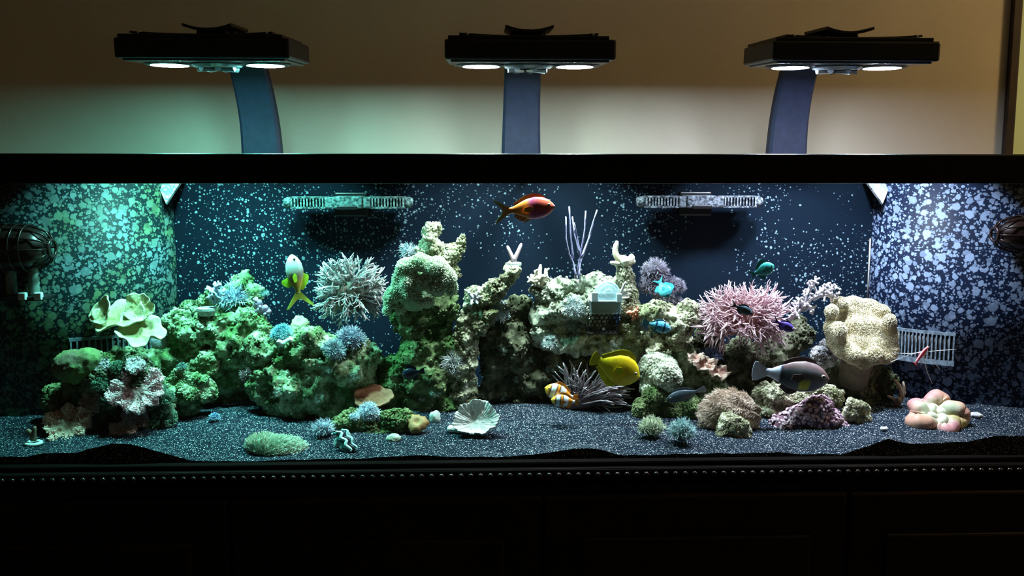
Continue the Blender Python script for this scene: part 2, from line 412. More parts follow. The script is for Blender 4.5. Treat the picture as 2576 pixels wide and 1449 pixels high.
xs_ = at(2184, 680, DT)[0]
part('seam', MB().tube([(xs_, DT-0.003, at(2184,600,DT)[2]), (xs_, DT-0.003, at(2184,765,DT)[2])], 0.0016, 6), M('silicone', (0.42,0.40,0.36), (0.6,0.58,0.52), 200, 0.4), smooth=True)
# water surface, gently rippled
nx, ny = 120, 30; V = []; 
for j in range(ny+1):
    for i in range(nx+1): V.append((-WT+0.004+(2*WT-0.008)*i/nx, 0.004+(DT-0.008)*j/ny, 0))
V = np.array(V); V[:,2] = Z_RIM1-0.028 + 0.0012*fbm(V*[14,14,1], 3, 3)
F = [(j*(nx+1)+i, j*(nx+1)+i+1, (j+1)*(nx+1)+i+1, (j+1)*(nx+1)+i) for j in range(ny) for i in range(nx)]
o = obj('water', V, F, WATER, origin=(0,0.2,Z_RIM1-0.028)); props(o, 'rippled water surface just under the black rim', 'water', kind='stuff')

# ================================================================== stand
stand = thing('aquarium_stand', 'dark brown wooden cabinet stand with a beaded moulding under the aquarium', 'cabinet', (0, 0.2, 0))
DWD = MATS['dark_wood']; zs = Z_BOT-0.037
zb = at(1950, 1193, -0.04)[2]
part('top_moulding', MB().box(-WT-0.045, WT+0.045, -0.034, DT+0.06, zb+0.010, zs), MATS['base_black'], stand, bevel=0.006)
part('carcass', MB().box(-WT-0.03, WT+0.03, -0.026, DT+0.05, 0.0, zb+0.010), DWD, stand, bevel=0.004)
part('bead_rail', MB().box(-WT-0.03, WT+0.03, -0.030, -0.026, zb-0.010, zb+0.010), DWD, stand)
bead = mesh_of(ICO2[0]*(0.0052,0.005,0.0052), ICO2[1], M('bead_lacquer', (0.006,0.004,0.003), None, rough=0.22, spec=0.28))
nb = 122
for k in range(nb):
    x = -0.97+1.94*k/(nb-1); link('bead', bead, stand, Matrix.Translation(Vector((x, -0.034-0.2, zb))))
zd = at(1600, 1242, -0.034)[2]
for k in range(4):
    x0 = -WT+0.01+k*(2*WT-0.02)/4; x1 = x0+(2*WT-0.02)/4-0.006
    d = part('door', MB().box(x0, x1, -0.044, -0.026, 0.12, zd), DWD, stand, bevel=0.004)
    part('door_panel', MB().box(x0+0.06, x1-0.06, -0.050, -0.043, 0.19, zd-0.07), DWD, d, bevel=0.004)

# ================================================================== lamps
def lamp(idx, px, lab, pxarm):
    X = at(px, 130, 0.115)[0]; y0, y1 = 0.115, 0.295; z0 = at(1335, 150, 0.115)[2]; z1 = z0+0.034; yc = (y0+y1)/2
    Xa = at(pxarm, 300, DT+0.02)[0]; hw = 0.147
    t = thing('aquarium_lamp', lab, 'lamp', (Xa, DT+0.03, Z_RIM1), 'lamps over the aquarium')
    BP = MATS['black_plastic']
    part('housing', MB().box(X-hw, X+hw, y0, y1, z0, z1), BP, t, bevel=0.004)
    part('under_panel', MB().box(X-hw+0.01, X+hw-0.01, y0+0.008, y1-0.008, z0-0.004, z0), MATS['smoked_clear'], t, bevel=0.0015)
    part('heat_sink', MB().box(X-hw+0.006, X+hw-0.012, y0+0.004, y1-0.004, z1, z1+0.006), BP, t, bevel=0.001)
    # bowed cover plate and upper cradle
    def bowed(x0, x1, ya, yb, zc, rise, th, m=14, tilt=0):
        V = []; F = []
        for k in range(m+1):
            u = k/m; x = x0+(x1-x0)*u; z = zc+rise*(2*u-1)**2+tilt*(2*u-1)
            V += [(x,ya,z),(x,yb,z),(x,yb,z+th),(x,ya,z+th)]
        for k in range(m):
            for j in range(4): j2 = (j+1)%4; F.append((k*4+j, k*4+j2, k*4+4+j2, k*4+4+j))
        F += [(0,3,2,1), (m*4,m*4+1,m*4+2,m*4+3)]
        return MB().add(V, F)
    part('cover_plate', bowed(X-hw+0.025, X+hw-0.03, y0+0.01, y1-0.01, z1+0.004, 0.004, 0.003), BP, t)
    for k in range(11):
        x = X-hw+0.02+k*(2*hw-0.04)/10; part('cooling_fin', MB().box(x-0.001, x+0.001, y0+0.012, y1-0.012, z1, z1+0.005), BP, t)
    part('cradle', bowed(X-0.042, X+0.042, yc-0.055, yc+0.06, z1+0.014, 0.008, 0.005), BP, t)
    part('cradle_neck', MB().box(X-0.026, X+0.026, yc-0.03, yc+0.05, z1+0.004, z1+0.017), BP, t, bevel=0.003)
    em = emit_mat('led_%s' % ('teal','neutral','blue')[idx], LAMP_COL[idx], LENS_GLOW[idx])
    pucks = []
    for s in (-1, 1):
        c = (X+s*0.085, yc, z0)
        p = part('led_puck', MB().lathe([(0.044,0.0),(0.044,-0.006),(0.040,-0.008),(0.034,-0.008)], TRS(c), 28), BP, t, smooth=False); pucks.append((p, c))
        V, F = lathe([(0.033,-0.0070),(0.033,-0.00815)], 28); obj('led_lens', V+np.array(c), F, em, p, smooth=False)['label'] = 'glowing round led lens'
        l = bpy.data.lights.new('led_light', 'AREA'); l.shape = 'DISK'; l.size = 0.062; l.energy = LAMP_POWER[idx]; l.color = LAMP_COL[idx]; l.spread = LAMP_SPREAD
        lo = bpy.data.objects.new('led_light', l); COL.objects.link(lo); lo.parent = p; lo.location = Vector(c)-t.location+Vector((0,0,-0.0105))
    g = part('fan_grille', MB().lathe([(0.046,0),(0.047,-0.006),(0.040,-0.011),(0.036,-0.012)], TRS((X,yc,z0)), 28), MATS['smoked_clear'], t)
    for k in range(7):
        a = 2*math.pi*k/7; part('fan_blade', MB().tube([(X+0.008*math.cos(a),yc+0.008*math.sin(a),z0-0.013),(X+0.036*math.cos(a+0.5),yc+0.036*math.sin(a+0.5),z0-0.013)], [0.004,0.006], 5), MATS['smoked_clear'], g)
    part('fan_hub', MB().lathe([(0.011,-0.010),(0.011,-0.015),(0.008,-0.017)], TRS((X,yc,z0)), 16), BP, g)
    for s in (-1, 1):
        part('thumb_screw', MB().lathe([(0.003,0),(0.003,0.008),(0.0045,0.008),(0.0045,0.011)], TRS((X+s*0.108, y0+0.014, z1)), 10), MATS['white_plastic'], t)
    # arm: broad blade rising from the back rim and sweeping forward over the lamp
    path = [(Xa,DT+0.030,Z_RIM1),(Xa,DT+0.027,Z_RIM1+0.05),(Xa+0.2*(X-Xa),DT+0.018,Z_RIM1+0.10),(Xa+0.5*(X-Xa),DT-0.006,Z_RIM1+0.16),(Xa+0.8*(X-Xa),DT-0.05,z1+0.008),(X,DT-0.12,z1+0.014),(X,yc,z1+0.013)]
    wid = [0.082,0.079,0.076,0.074,0.072,0.070,0.060]; thk = [0.034,0.032,0.030,0.027,0.022,0.014,0.010]
    P = np.array(path); P[-3:,2] += (0.010,0.013,0.009)
    q = np.linspace(0, 1, len(P)); qq = np.linspace(0, 1, 31); sm = lambda a: np.convolve(np.pad(np.interp(qq, q, a), 4, mode='edge'), np.ones(9)/9, 'valid')
    P0, P1 = P[0].copy(), P[-1].copy(); P = np.stack([sm(P[:,k]) for k in range(3)], 1); P[0] = P0; P[-1] = P1; wid = sm(wid); thk = sm(thk)
    T = np.gradient(P, axis=0); V = []; F = []
    for k in range(len(P)):
        tt = T[k]/np.linalg.norm(T[k]); nrm = np.cross((1,0,0), tt); nrm /= np.linalg.norm(nrm); w_, h_ = wid[k]/2, thk[k]/2; ch = 0.35*h_
        for (a, b) in ((-w_,-h_+ch),(-w_+ch*2,-h_),(0,-h_-0.004),(w_-ch*2,-h_),(w_,-h_+ch),(w_,h_-ch),(w_-ch,h_),(-w_+ch,h_),(-w_,h_-ch)):
            V.append(P[k]+np.array((a,0,0))+nrm*b)
    m = 9
    for k in range(len(P)-1):
        for j in range(m): j2 = (j+1)%m; F.append((k*m+j, k*m+j2, (k+1)*m+j2, (k+1)*m+j))
    F += [tuple(range(m))[::-1], tuple(range((len(P)-1)*m, len(P)*m))]
    tilt = Matrix.Translation(Vector((0,y0-DT-0.03,z0-Z_RIM1))) @ Matrix.Rotation(math.radians(4.0), 4, 'X') @ Matrix.Translation(Vector((0,DT+0.03-y0,Z_RIM1-z0)))
    for ch in list(t.children): ch.matrix_basis = tilt @ ch.matrix_basis
    for p in pucks:                      # the pucks themselves hang level
        pc = Vector(p[1])-t.location; p[0].matrix_basis = p[0].matrix_basis @ Matrix.Translation(pc) @ Matrix.Rotation(math.radians(-2.5), 4, 'X') @ Matrix.Translation(-pc)
    arm = obj('arm', np.array(V), F, MATS['arm_plastic'], t); arm.modifiers.new('edges', 'EDGE_SPLIT').split_angle = math.radians(28)
    part('mount_base', MB().box(Xa-0.046, Xa+0.046, DT+0.006, DT+0.05, Z_RIM1, Z_RIM1+0.006), MATS['arm_plastic'], t, bevel=0.002)
    return t
lamp(0, 508, 'black aquarium lamp with teal light over the left end', 655)
lamp(1, 1335, 'black aquarium lamp with white light over the middle', 1311)
lamp(2, 2156, 'black aquarium lamp with bluish light over the right end', 1984)

# ================================================================== pumps in the tank
M('crusted_teal', (0.02,0.04,0.04), (0.20,0.32,0.32), 160, 0.7, 0.5, 300)
M('crusted_grey', (0.025,0.03,0.042), (0.26,0.29,0.34), 160, 0.7, 0.5, 300)
M('pump_brown', (0.016,0.007,0.006), (0.026,0.011,0.009), 60, 0.3, spec=0.5)
def gyre(px, py, lab, mat, Y=0.365):
    c = at(px, py, Y); t = thing('wavemaker_pump', lab, 'pump', (c[0], DT, c[2]), 'wavemakers on the back panel')
    L = 158*mpp(Y); hh = 14*mpp(Y)
    def box(n, x0, x1, y0, y1, z0, z1, m=mat, b=0.003, parent=t): return part(n, MB().box(c[0]+x0, c[0]+x1, y0, y1, c[2]+z0, c[2]+z1), m, parent, bevel=b)
    box('motor_block', -0.030, 0.030, Y-0.012, DT-0.002, -hh*1.05, hh*1.15)
    box('magnet_plate', -0.034, 0.034, DT-0.012, DT-0.0005, -0.03, 0.02, MATS['black_plastic'])
    box('wire_clip', -0.02, 0.02, Y-0.016, Y-0.010, -hh*1.25, -hh*0.5, MATS['black_plastic'], 0.002)
    for s in (-1, 1):
        a0, a1 = sorted((s*0.040, s*L*0.90)); e0, e1 = sorted((s*L*0.88, s*L)); k0, k1 = sorted((s*0.028, s*0.046))
        box('collar', k0, k1, Y-0.008, Y+0.034, -hh, hh)
        cg = part('cage', MB().tube([(c[0]+a0, Y+0.014, c[2]), (c[0]+a1, Y+0.014, c[2])], hh*0.62, 12), MATS['black_plastic'], t, smooth=True)
        for z in (-hh*0.92, hh*0.92): box('cage_rail', a0, a1, Y-0.005, Y+0.030, z-0.0018, z+0.0018, mat, 0.0008, cg)
        for k in range(12):
            x = a0+(a1-a0)*(k+0.5)/12; box('cage_rib', x-0.0016, x+0.0016, Y-0.005, Y-0.001, -hh*0.92, hh*0.92, mat, 0, cg)
        part('end_cap', MB().lathe([(hh*0.7,-0.009),(hh,-0.006),(hh,0.004),(hh*0.75,0.010)], TRS((c[0]+s*(L-0.008), Y+0.012, c[2]), (s,0,0)), 16), mat, t, smooth=True)
    return t
gyre(875, 510, 'long slotted wavemaker crusted teal above the white branching coral', MATS['crusted_teal'])
gyre(1763, 508, 'long slotted wavemaker crusted grey above the pink branching coral', MATS['crusted_grey'])
def powerhead(side, tip_px, py, Y, R, lab):
    tip = at(tip_px, py, Y); xg = side*WT; L = abs(xg-tip[0]); s = -side
    t = thing('powerhead_pump', lab, 'pump', (xg, Y, tip[2]), 'powerheads on the side panes')
    mat = MATS['pump_brown']; TM = TRS((xg, Y, tip[2]), (s,0,0))
    part('body', MB().lathe([(R*0.7,0.001),(R*0.92,L*0.12),(R*0.96,L*0.55),(R*0.86,L*0.80),(R*0.45,L*0.93),(0.004,L*0.95)], TM, 28), mat, t, smooth=True)
    for k in range(5):
        part('cage_ring', MB().tube([xf(np.array(TM), [(R*1.0*math.cos(a),R*1.0*math.sin(a),L*(0.2+0.13*k))])[0] for a in np.linspace(0,2*math.pi,33)], 0.0016, 5, cap=False), mat, t, smooth=True)
    for k in range(12):
        a = 2*math.pi*k/12; c, n = math.cos(a), math.sin(a)
        part('cage_slat', MB().tube([xf(np.array(TM), [(R*f*c,R*f*n,L*h)])[0] for f, h in ((0.98,0.15),(1.01,0.5),(0.95,0.76),(0.72,0.93),(0.35,1.0))], 0.0018, 5), mat, t, smooth=True)
    part('nose_ring', MB().tube([xf(np.array(TM), [(R*0.36*math.cos(a),R*0.36*math.sin(a),L*1.0)])[0] for a in np.linspace(0,2*math.pi,21)], 0.003, 6, cap=False), mat, t, smooth=True)
    return t
powerhead(-1, 131, 625, 0.20, 0.043, 'dark brown caged pump on the left side pane')
powerhead(1, 2502, 590, 0.20, 0.036, 'dark brown caged pump on the right side pane')
# clear tube holder below the left pump
c = at(62, 735, 0.20); t = thing('probe_holder', 'clear ribbed tubes on a dark foot under the left pump', 'holder', (c[0], 0.20, c[2]-0.012))
CLR = M('clear_tube', (0.16,0.22,0.20), (0.26,0.32,0.29), 80, 0.2, spec=0.6)
for dx in (-0.022, 0.018):
    part('tube', MB().lathe([(0.010 if k%2 else 0.0085, -0.006+0.0045*k) for k in range(13)], TRS((c[0]+dx,0.20,c[2])), 14), CLR, t, smooth=True)
part('foot', MB().box(c[0]-0.040, c[0]+0.042, 0.180, 0.225, c[2]-0.014, c[2]-0.006), MATS['black_plastic'], t, bevel=0.002)
for dx in (0.006, 0.034): part('clip', MB().box(c[0]+dx-0.007, c[0]+dx+0.007, 0.176, 0.186, c[2]-0.012, c[2]+0.002), MATS['white_plastic'], t, bevel=0.002)
xg = -WT; part('bracket', MB().box(xg+0.0005, c[0]-0.038, 0.192, 0.212, c[2]-0.013, c[2]-0.007), MATS['black_plastic'], t, bevel=0.001)
# ================================================================== sand
FRONT = [(0,1150),(60,1150),(110,1142),(190,1140),(230,1128),(280,1116),(330,1118),(400,1138),(480,1160),(600,1161),(900,1153),(980,1150),(1060,1144),(1120,1150),(1288,1149),(1370,1140),(1440,1128),(1500,1130),(1570,1146),(1900,1140),(1960,1137),(2010,1143),(2120,1143),(2190,1122),(2235,1104),(2290,1118),(2360,1114),(2430,1112),(2500,1097),(2576,1096)]
_fx = np.array([at(a,b,0)[0] for a,b in FRONT]); _fz = np.array([at(a,b,0)[2] for a,b in FRONT])
_fx = np.concatenate([[-WT], _fx, [WT]]); _fz = np.concatenate([[_fz[0]], _fz, [_fz[-1]]])
SZ = Z_BOT+0.006
def sand_z(x, y):
    x = np.atleast_1d(np.asarray(x, float)); y = np.atleast_1d(np.asarray(y, float))
    P = np.stack([x, y, 0*x], 1)
    base = SZ + 0.022*(y/DT) + 0.005*fbm(P*9, 5, 3) + 0.0012*fbm(P*60, 8, 2)
    fz = np.interp(x, _fx, _fz) + 0.001*fbm(P*[40,0,0], 4, 2)
    k = np.exp(-(y/0.045)**2)
    return np.maximum(base*(1-k)+fz*k, Z_BOT-0.004)
def on_sand(px, py):
    d = ray(px, py); Y = 0.2
    for _ in range(30):
        p = at(px, py, Y); z = sand_z(p[0], p[1])[0]; Y = Y + 0.7*((CAM[1] + (z-CAM[2])/d[2]*d[1]) - Y); Y = min(max(Y, 0.01), DT-0.01)
    p = at(px, py, Y); p[2] = sand_z(p[0], p[1])[0]; return p
def sand_mat():
    m, nt, b = nmat('black_sand'); co = coords(nt)
    v = node(nt, 'ShaderNodeTexVoronoi', i_Scale=600.0); nt.links.new(co, v.inputs['Vector'])
    sp = node(nt, 'ShaderNodeSeparateColor'); nt.links.new(v.outputs['Color'], sp.inputs[0])
    grain = math_(nt, 'MULTIPLY', math_(nt, 'GREATER_THAN', sp.outputs[0], 0.80), math_(nt, 'LESS_THAN', v.outputs['Distance'], 0.50))
    c = ramp(nt, sp.outputs[1], [(0.0,(0.002,0.005,0.010)),(0.6,(0.006,0.012,0.022)),(1.0,(0.025,0.040,0.058))])
    base = mix(nt, grain, c, ramp(nt, sp.outputs[2], [(0,(0.12,0.16,0.19)),(0.6,(0.35,0.40,0.43)),(1,(0.95,0.98,1.0))]))
    nt.links.new(base, b.inputs['Base Color']); b.inputs['Roughness'].default_value = 0.7; b.inputs['Specular IOR Level'].default_value = 0.06
    add_bump(nt, b, v.outputs['Distance'], 0.8, 0.0025); return m
nx, ny = 420, 90
gx = np.linspace(-WT+0.001, WT-0.001, nx+1); gy = 0.0008+(DT-0.0016)*np.linspace(0,1,ny+1)
X_, Y_ = np.meshgrid(gx, gy); V = np.stack([X_.ravel(), Y_.ravel(), sand_z(X_.ravel(), Y_.ravel())], 1)
F = [(j*(nx+1)+i, j*(nx+1)+i+1, (j+1)*(nx+1)+i+1, (j+1)*(nx+1)+i) for j in range(ny) for i in range(nx)]
n0 = len(V); sk = V[:nx+1].copy(); sk[:,2] = Z_BOT-0.028; V = np.concatenate([V, sk, V[:nx+1]])
F += [(n0+i, n0+i+1, n0+nx+2+i, n0+nx+1+i) for i in range(nx)]
props(obj('sand', V, F, sand_mat(), origin=(0,0.2,Z_BOT)), 'black sand bed with white sparkling grains', 'sand', kind='stuff')
BVH_V = [V]; BVH_F = [list(F)]
_bvh = [None]
def bvh_add(V, F):
    n = sum(len(v) for v in BVH_V); BVH_V.append(V); BVH_F.append([tuple(i+n for i in f) for f in F]); _bvh[0] = None
def surf(px, py, Y=None, back=0.0):
    """the first rock or sand surface behind photo point (px, py): point and normal"""
    if _bvh[0] is None: _bvh[0] = BVHTree.FromPolygons(np.concatenate(BVH_V).tolist(), [f for l in BVH_F for f in l])
    d = ray(px, py); d = d/np.linalg.norm(d)
    h = _bvh[0].ray_cast(Vector(CAM.tolist()), Vector(d.tolist()))
    if h[0] is None or h[0].y > DT-0.01: p = at(px, py, Y if Y else 0.3); return p, np.array((0,-0.5,0.8))
    n = np.array(h[1]); n = n if n@d < 0 else -n
    return np.array(h[0])+d*back, n

# ================================================================== rocks
RM = {
 'green': rock_mat('rock_green', (0.035,0.045,0.018), (0.16,0.22,0.10), (0.55,0.62,0.42), (0.08,0.21,0.05), 0.55),
 'cream': rock_mat('rock_cream', (0.06,0.052,0.03), (0.25,0.25,0.15), (0.66,0.66,0.48), (0.18,0.23,0.08), 0.4),
 'mossy': rock_mat('rock_mossy', (0.03,0.04,0.016), (0.10,0.14,0.055), (0.28,0.34,0.16), (0.05,0.17,0.035), 0.6),
 'pale':  rock_mat('rock_pale', (0.12,0.13,0.09), (0.40,0.44,0.32), (0.76,0.80,0.66), (0.22,0.32,0.17), 0.4),
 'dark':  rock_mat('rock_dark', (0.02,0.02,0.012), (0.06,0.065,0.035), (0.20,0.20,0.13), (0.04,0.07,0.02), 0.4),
 'grey':  rock_mat('rock_grey', (0.10,0.10,0.10), (0.32,0.32,0.32), (0.66,0.66,0.66), (0.2,0.24,0.2), 0.2),
}
def lobes_px(lobes, Y):
    out = []
    for l in lobes:
        px, py, rx, ry = l[:4]; y = l[4] if len(l) > 4 and l[4] is not None else Y; rd = l[5] if len(l) > 5 else 0.75*min(rx, ry*1.4)
        s = mpp(y); out.append((at(px, py, y), (rx*s, rd*s, ry*s)))
    return out
NUB = []
for q in range(4):
    V_ = ICO1[0]*(1+0.35*fbm(ICO1[0]*1.9+q*7, q, 2))[:,None]*np.array((1.0,0.85,0.9)); NUB.append((V_, ICO1[1]))
def rock(label, lobes, Y, mat='green', vox=0.0042, a1=0.012, a2=0.0042, pit=0.009, seed=0, crust=1400, name='live_rock', group='live rocks of the reef', cat='rock'):
    V, F, N = blob(lobes_px(lobes, Y), vox, 3)
    V = V + N*(a1*fbm(V*26, seed, 3) + a2*fbm(V*95, seed+5, 3))[:,None]
    if pit:
        wv = worley(V*62+0.3*fbm(V*40, seed+3, 2)[:,None], seed+9); wm = np.clip(fbm(V*14, seed+11, 2)+0.55, 0, 1)
        V = V - N*(pit*wm*np.clip(1-wv/0.55, 0, 1)**0.7)[:,None]
        w2 = worley(V*120, seed+21); V = V + N*(0.0035*np.clip(1-w2/0.6, 0, 1))[:,None]
    V[:,1] = np.minimum(V[:,1], DT-0.004)
    base = np.array([V[:,0].mean(), V[:,1].mean(), V[:,2].min()])
    o = obj(name, V, F, RM[mat], origin=base); props(o, label, cat, group); bvh_add(V, F)
    if crust:
        P, N_ = scatter(V, F, crust, seed, keep=lambda c, nn: (nn[:,1] < 0.5)*np.clip(fbm(c*22, seed+31, 2)+0.75, 0.02, 1.6))
        v, f, _ = instances(NUB[seed % 4], P, N_, 0.0033, seed, 0.5); k = obj('crust', v, f, RM[mat], o, smooth=False); k['kind'] = 'stuff'
    return o
rock('dark green boulder hump at the far left behind the brown mushroom corals', [(160,985,48,28),(205,965,60,38),(250,930,60,50),(120,1010,22,26),(180,1010,70,36)], 0.20, 'mossy', seed=1, pit=0.002)
rock('wide green-topped rock ledge under the lettuce plate coral at left', [(440,815,38,32),(480,850,60,48),(545,820,66,44),(625,820,58,40),(600,870,70,60),(510,905,70,50),(330,905,70,40),(660,850,30,50),(560,960,70,70,0.33),(420,900,50,50),(300,930,50,60)], 0.30, 'green', seed=2)
rock('long pale green finger of rock slanting up above the left ledge', [(618,697,15,22),(600,715,26,24),(575,732,26,24),(545,748,26,22),(515,762,26,20),(480,772,28,17),(460,778,16,12),(640,740,26,26),(610,765,40,30),(560,790,50,26)], 0.345, 'green', seed=3, pit=0.003)
rock('big pitted rock with white-green knobs left of the mossy pillar', [(655,880,34,40),(690,905,48,50),(770,870,60,46),(720,965,80,70),(800,960,80,80),(880,950,70,70),(910,900,56,50),(735,1030,50,34),(830,1020,70,36),(690,1020,30,36),(830,880,50,40)], 0.25, 'green', seed=4, a1=0.016, pit=0.012)
rock('tall mossy rock pillar carrying the green bubble coral', [(1040,740,62,50),(1085,735,52,56),(1050,810,68,60),(1095,800,50,60),(1060,880,66,60),(1100,870,46,60),(1080,950,74,64),(1100,1020,70,50),(1040,1010,60,60),(1135,960,34,60),(975,960,62,44),(925,985,40,34),(1010,925,50,40),(1000,1030,50,40)], 0.28, 'mossy', seed=5, pit=0.006)
rock('forked cream rock horn on top of the mossy pillar', [(1083,590,28,30),(1080,625,36,34),(1110,650,44,30),(1138,640,30,30),(1155,620,20,26),(1162,598,18,16),(1120,690,40,40),(1085,680,40,40)], 0.31, 'cream', seed=6, a2=0.006, pit=0.010)
rock('small mossy boulder lying on the sand before the pillar', [(930,1085,62,30),(985,1075,40,26),(880,1062,38,22),(1000,1050,40,26),(860,1085,26,18)], 0.135, 'mossy', seed=7, pit=0.004)
rock('slanting brown rock arm with a plug coral on its tip', [(1290,690,20,24),(1268,712,26,24),(1240,732,30,24),(1205,752,32,26),(1180,790,26,40),(1172,840,26,50),(1166,890,28,50),(1165,950,28,50),(1200,800,36,40),(1170,1000,30,40)], 0.27, 'cream', seed=8, a2=0.006, pit=0.010)
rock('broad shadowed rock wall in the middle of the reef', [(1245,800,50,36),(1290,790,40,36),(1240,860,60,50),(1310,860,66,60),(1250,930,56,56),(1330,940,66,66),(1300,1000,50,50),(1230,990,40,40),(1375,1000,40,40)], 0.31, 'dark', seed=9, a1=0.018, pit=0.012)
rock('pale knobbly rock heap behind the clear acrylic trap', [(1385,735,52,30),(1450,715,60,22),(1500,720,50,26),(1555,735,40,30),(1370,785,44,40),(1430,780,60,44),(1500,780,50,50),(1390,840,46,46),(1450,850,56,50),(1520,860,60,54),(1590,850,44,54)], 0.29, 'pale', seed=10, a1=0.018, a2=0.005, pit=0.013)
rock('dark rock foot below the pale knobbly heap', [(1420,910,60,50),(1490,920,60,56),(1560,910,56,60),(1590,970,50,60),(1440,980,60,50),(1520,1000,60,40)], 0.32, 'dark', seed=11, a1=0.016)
rock('upright rock post carrying the pale staghorn coral', [(1570,665,20,18),(1573,695,22,30),(1578,735,23,36),(1582,780,24,40),(1585,820,26,30)], 0.27, 'cream', seed=12, a1=0.004, a2=0.003, pit=0.004)
rock('skull-shaped cream rock with dark hollows beside the orange coral', [(1648,795,38,36),(1685,805,36,36),(1640,850,36,26),(1705,840,30,40),(1612,860,14,14),(1670,850,40,24),(1730,790,30,34),(1720,880,40,50,0.33),(1650,880,60,40,0.36)], 0.25, 'cream', seed=13, pit=0.012)
rock('white-green round boulder behind the yellow fish', [(1655,930,48,46),(1680,948,34,34,0.20),(1650,975,44,40)], 0.235, 'pale', seed=14, a1=0.004, a2=0.002, pit=0.002)
rock('mint green pitted rock beside the round boulder', [(1722,895,26,28),(1738,930,34,36),(1722,960,36,30),(1760,960,46,30),(1780,990,50,36)], 0.26, 'green', seed=15, pit=0.008)
rock('low green stone between the anemone and the sand corals', [(1625,1030,36,28),(1690,1032,56,24),(1740,1025,36,26),(1660,1000,40,26)], 0.205, 'mossy', seed=16, a1=0.005, pit=0.002)
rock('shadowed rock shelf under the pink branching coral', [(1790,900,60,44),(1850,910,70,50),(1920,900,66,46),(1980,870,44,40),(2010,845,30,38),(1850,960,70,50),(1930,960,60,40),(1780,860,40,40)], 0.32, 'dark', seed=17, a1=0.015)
rock('small green rock held up by the brown hairy coral', [(1842,1078,38,30),(1825,1092,28,22),(1862,1092,26,22),(1840,1060,30,20)], 0.098, 'cream', seed=18, a1=0.006, pit=0.004)
rock('knobbly cream rock under the long grey fish', [(1955,1000,52,28),(1915,985,26,22),(2000,1005,36,30),(2060,985,46,22),(2095,1000,26,26),(1930,1030,40,26),(2030,1030,50,30)], 0.21, 'cream', seed=19, a1=0.012, pit=0.011)
rock('small holed stone right of the purple button polyps', [(2140,1020,14,18),(2152,1035,32,26),(2172,1035,18,24),(2130,1045,18,16),(2160,1055,34,14)], 0.165, 'cream', seed=20, a1=0.004, a2=0.003, pit=0.012, vox=0.003)
rock('grey lumpy stone left of the cream leather coral foot', [(2075,895,30,30),(2085,870,20,16),(2065,910,22,18)], 0.25, 'grey', seed=21, a1=0.006, pit=0.008)
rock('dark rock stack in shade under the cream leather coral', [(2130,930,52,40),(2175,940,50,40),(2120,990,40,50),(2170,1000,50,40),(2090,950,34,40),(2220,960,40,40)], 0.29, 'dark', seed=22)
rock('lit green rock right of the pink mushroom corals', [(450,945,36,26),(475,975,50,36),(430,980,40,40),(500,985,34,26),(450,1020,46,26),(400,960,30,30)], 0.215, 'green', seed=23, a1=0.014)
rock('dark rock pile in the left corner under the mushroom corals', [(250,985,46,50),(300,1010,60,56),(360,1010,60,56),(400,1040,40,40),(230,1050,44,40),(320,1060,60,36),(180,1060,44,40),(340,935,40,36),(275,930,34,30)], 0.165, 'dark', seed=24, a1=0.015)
# ================================================================== coral kinds
def lerp(a, b, t): return np.asarray(a)[None,:]*(1-t)[:,None]+np.asarray(b)[None,:]*t[:,None]
def branch_mesh(seed, c0, c1, mat, r=0.05, forks=4, curl=0.42, n=6):
    rng = np.random.default_rng(seed); mb = MB()
    def limb(p, d, L, r0, depth):
        m = 6; pts = [p]; q = np.array(p, float); d = d/np.linalg.norm(d); b = rng.normal(0, curl, 3); cv = np.cross(d, rng.normal(0, 1, 3)); cv /= np.linalg.norm(cv)+1e-9
        for k in range(m):
            d = d + (b*0.5 if k < 3 else cv*curl*0.75)/m*2.2 + np.array((0,0,0.05)); d /= np.linalg.norm(d); q = q+d*L/m; pts.append(q.copy())
        t = np.linspace(0, 1, m+1); h = np.clip(np.array(pts)[:,2], 0, 1)
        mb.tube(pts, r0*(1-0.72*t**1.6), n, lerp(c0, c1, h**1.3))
        if depth:
            for _ in range(forks if depth == 2 else 1):
                k = rng.integers(2, m-1); dd = (pts[k+1]-pts[k])/np.linalg.norm(pts[k+1]-pts[k]) + rng.normal(0, 0.55, 3)
                limb(pts[k], dd, L*(1-k/m)*rng.uniform(0.75,1.15), r0*0.82*(1-0.5*k/m), depth-1)
    limb((0,0,0), np.array((0,0,1.0)), 1.0, r, 2)
    V, F, C = mb.arr(); return mesh_of(V, F, mat, C, True, 'branch')
def dirs(n, seed, low=-0.6, fr=0.35):
    rng = np.random.default_rng(seed); k = np.arange(n)+0.5; z = 1-(1-low)*k/n; a = k*2.39996
    D = np.stack([np.sqrt(1-z*z)*np.cos(a), np.sqrt(1-z*z)*np.sin(a), z], 1)+rng.normal(0, 0.10, (n,3))
    return D/np.linalg.norm(D, axis=1)[:,None]
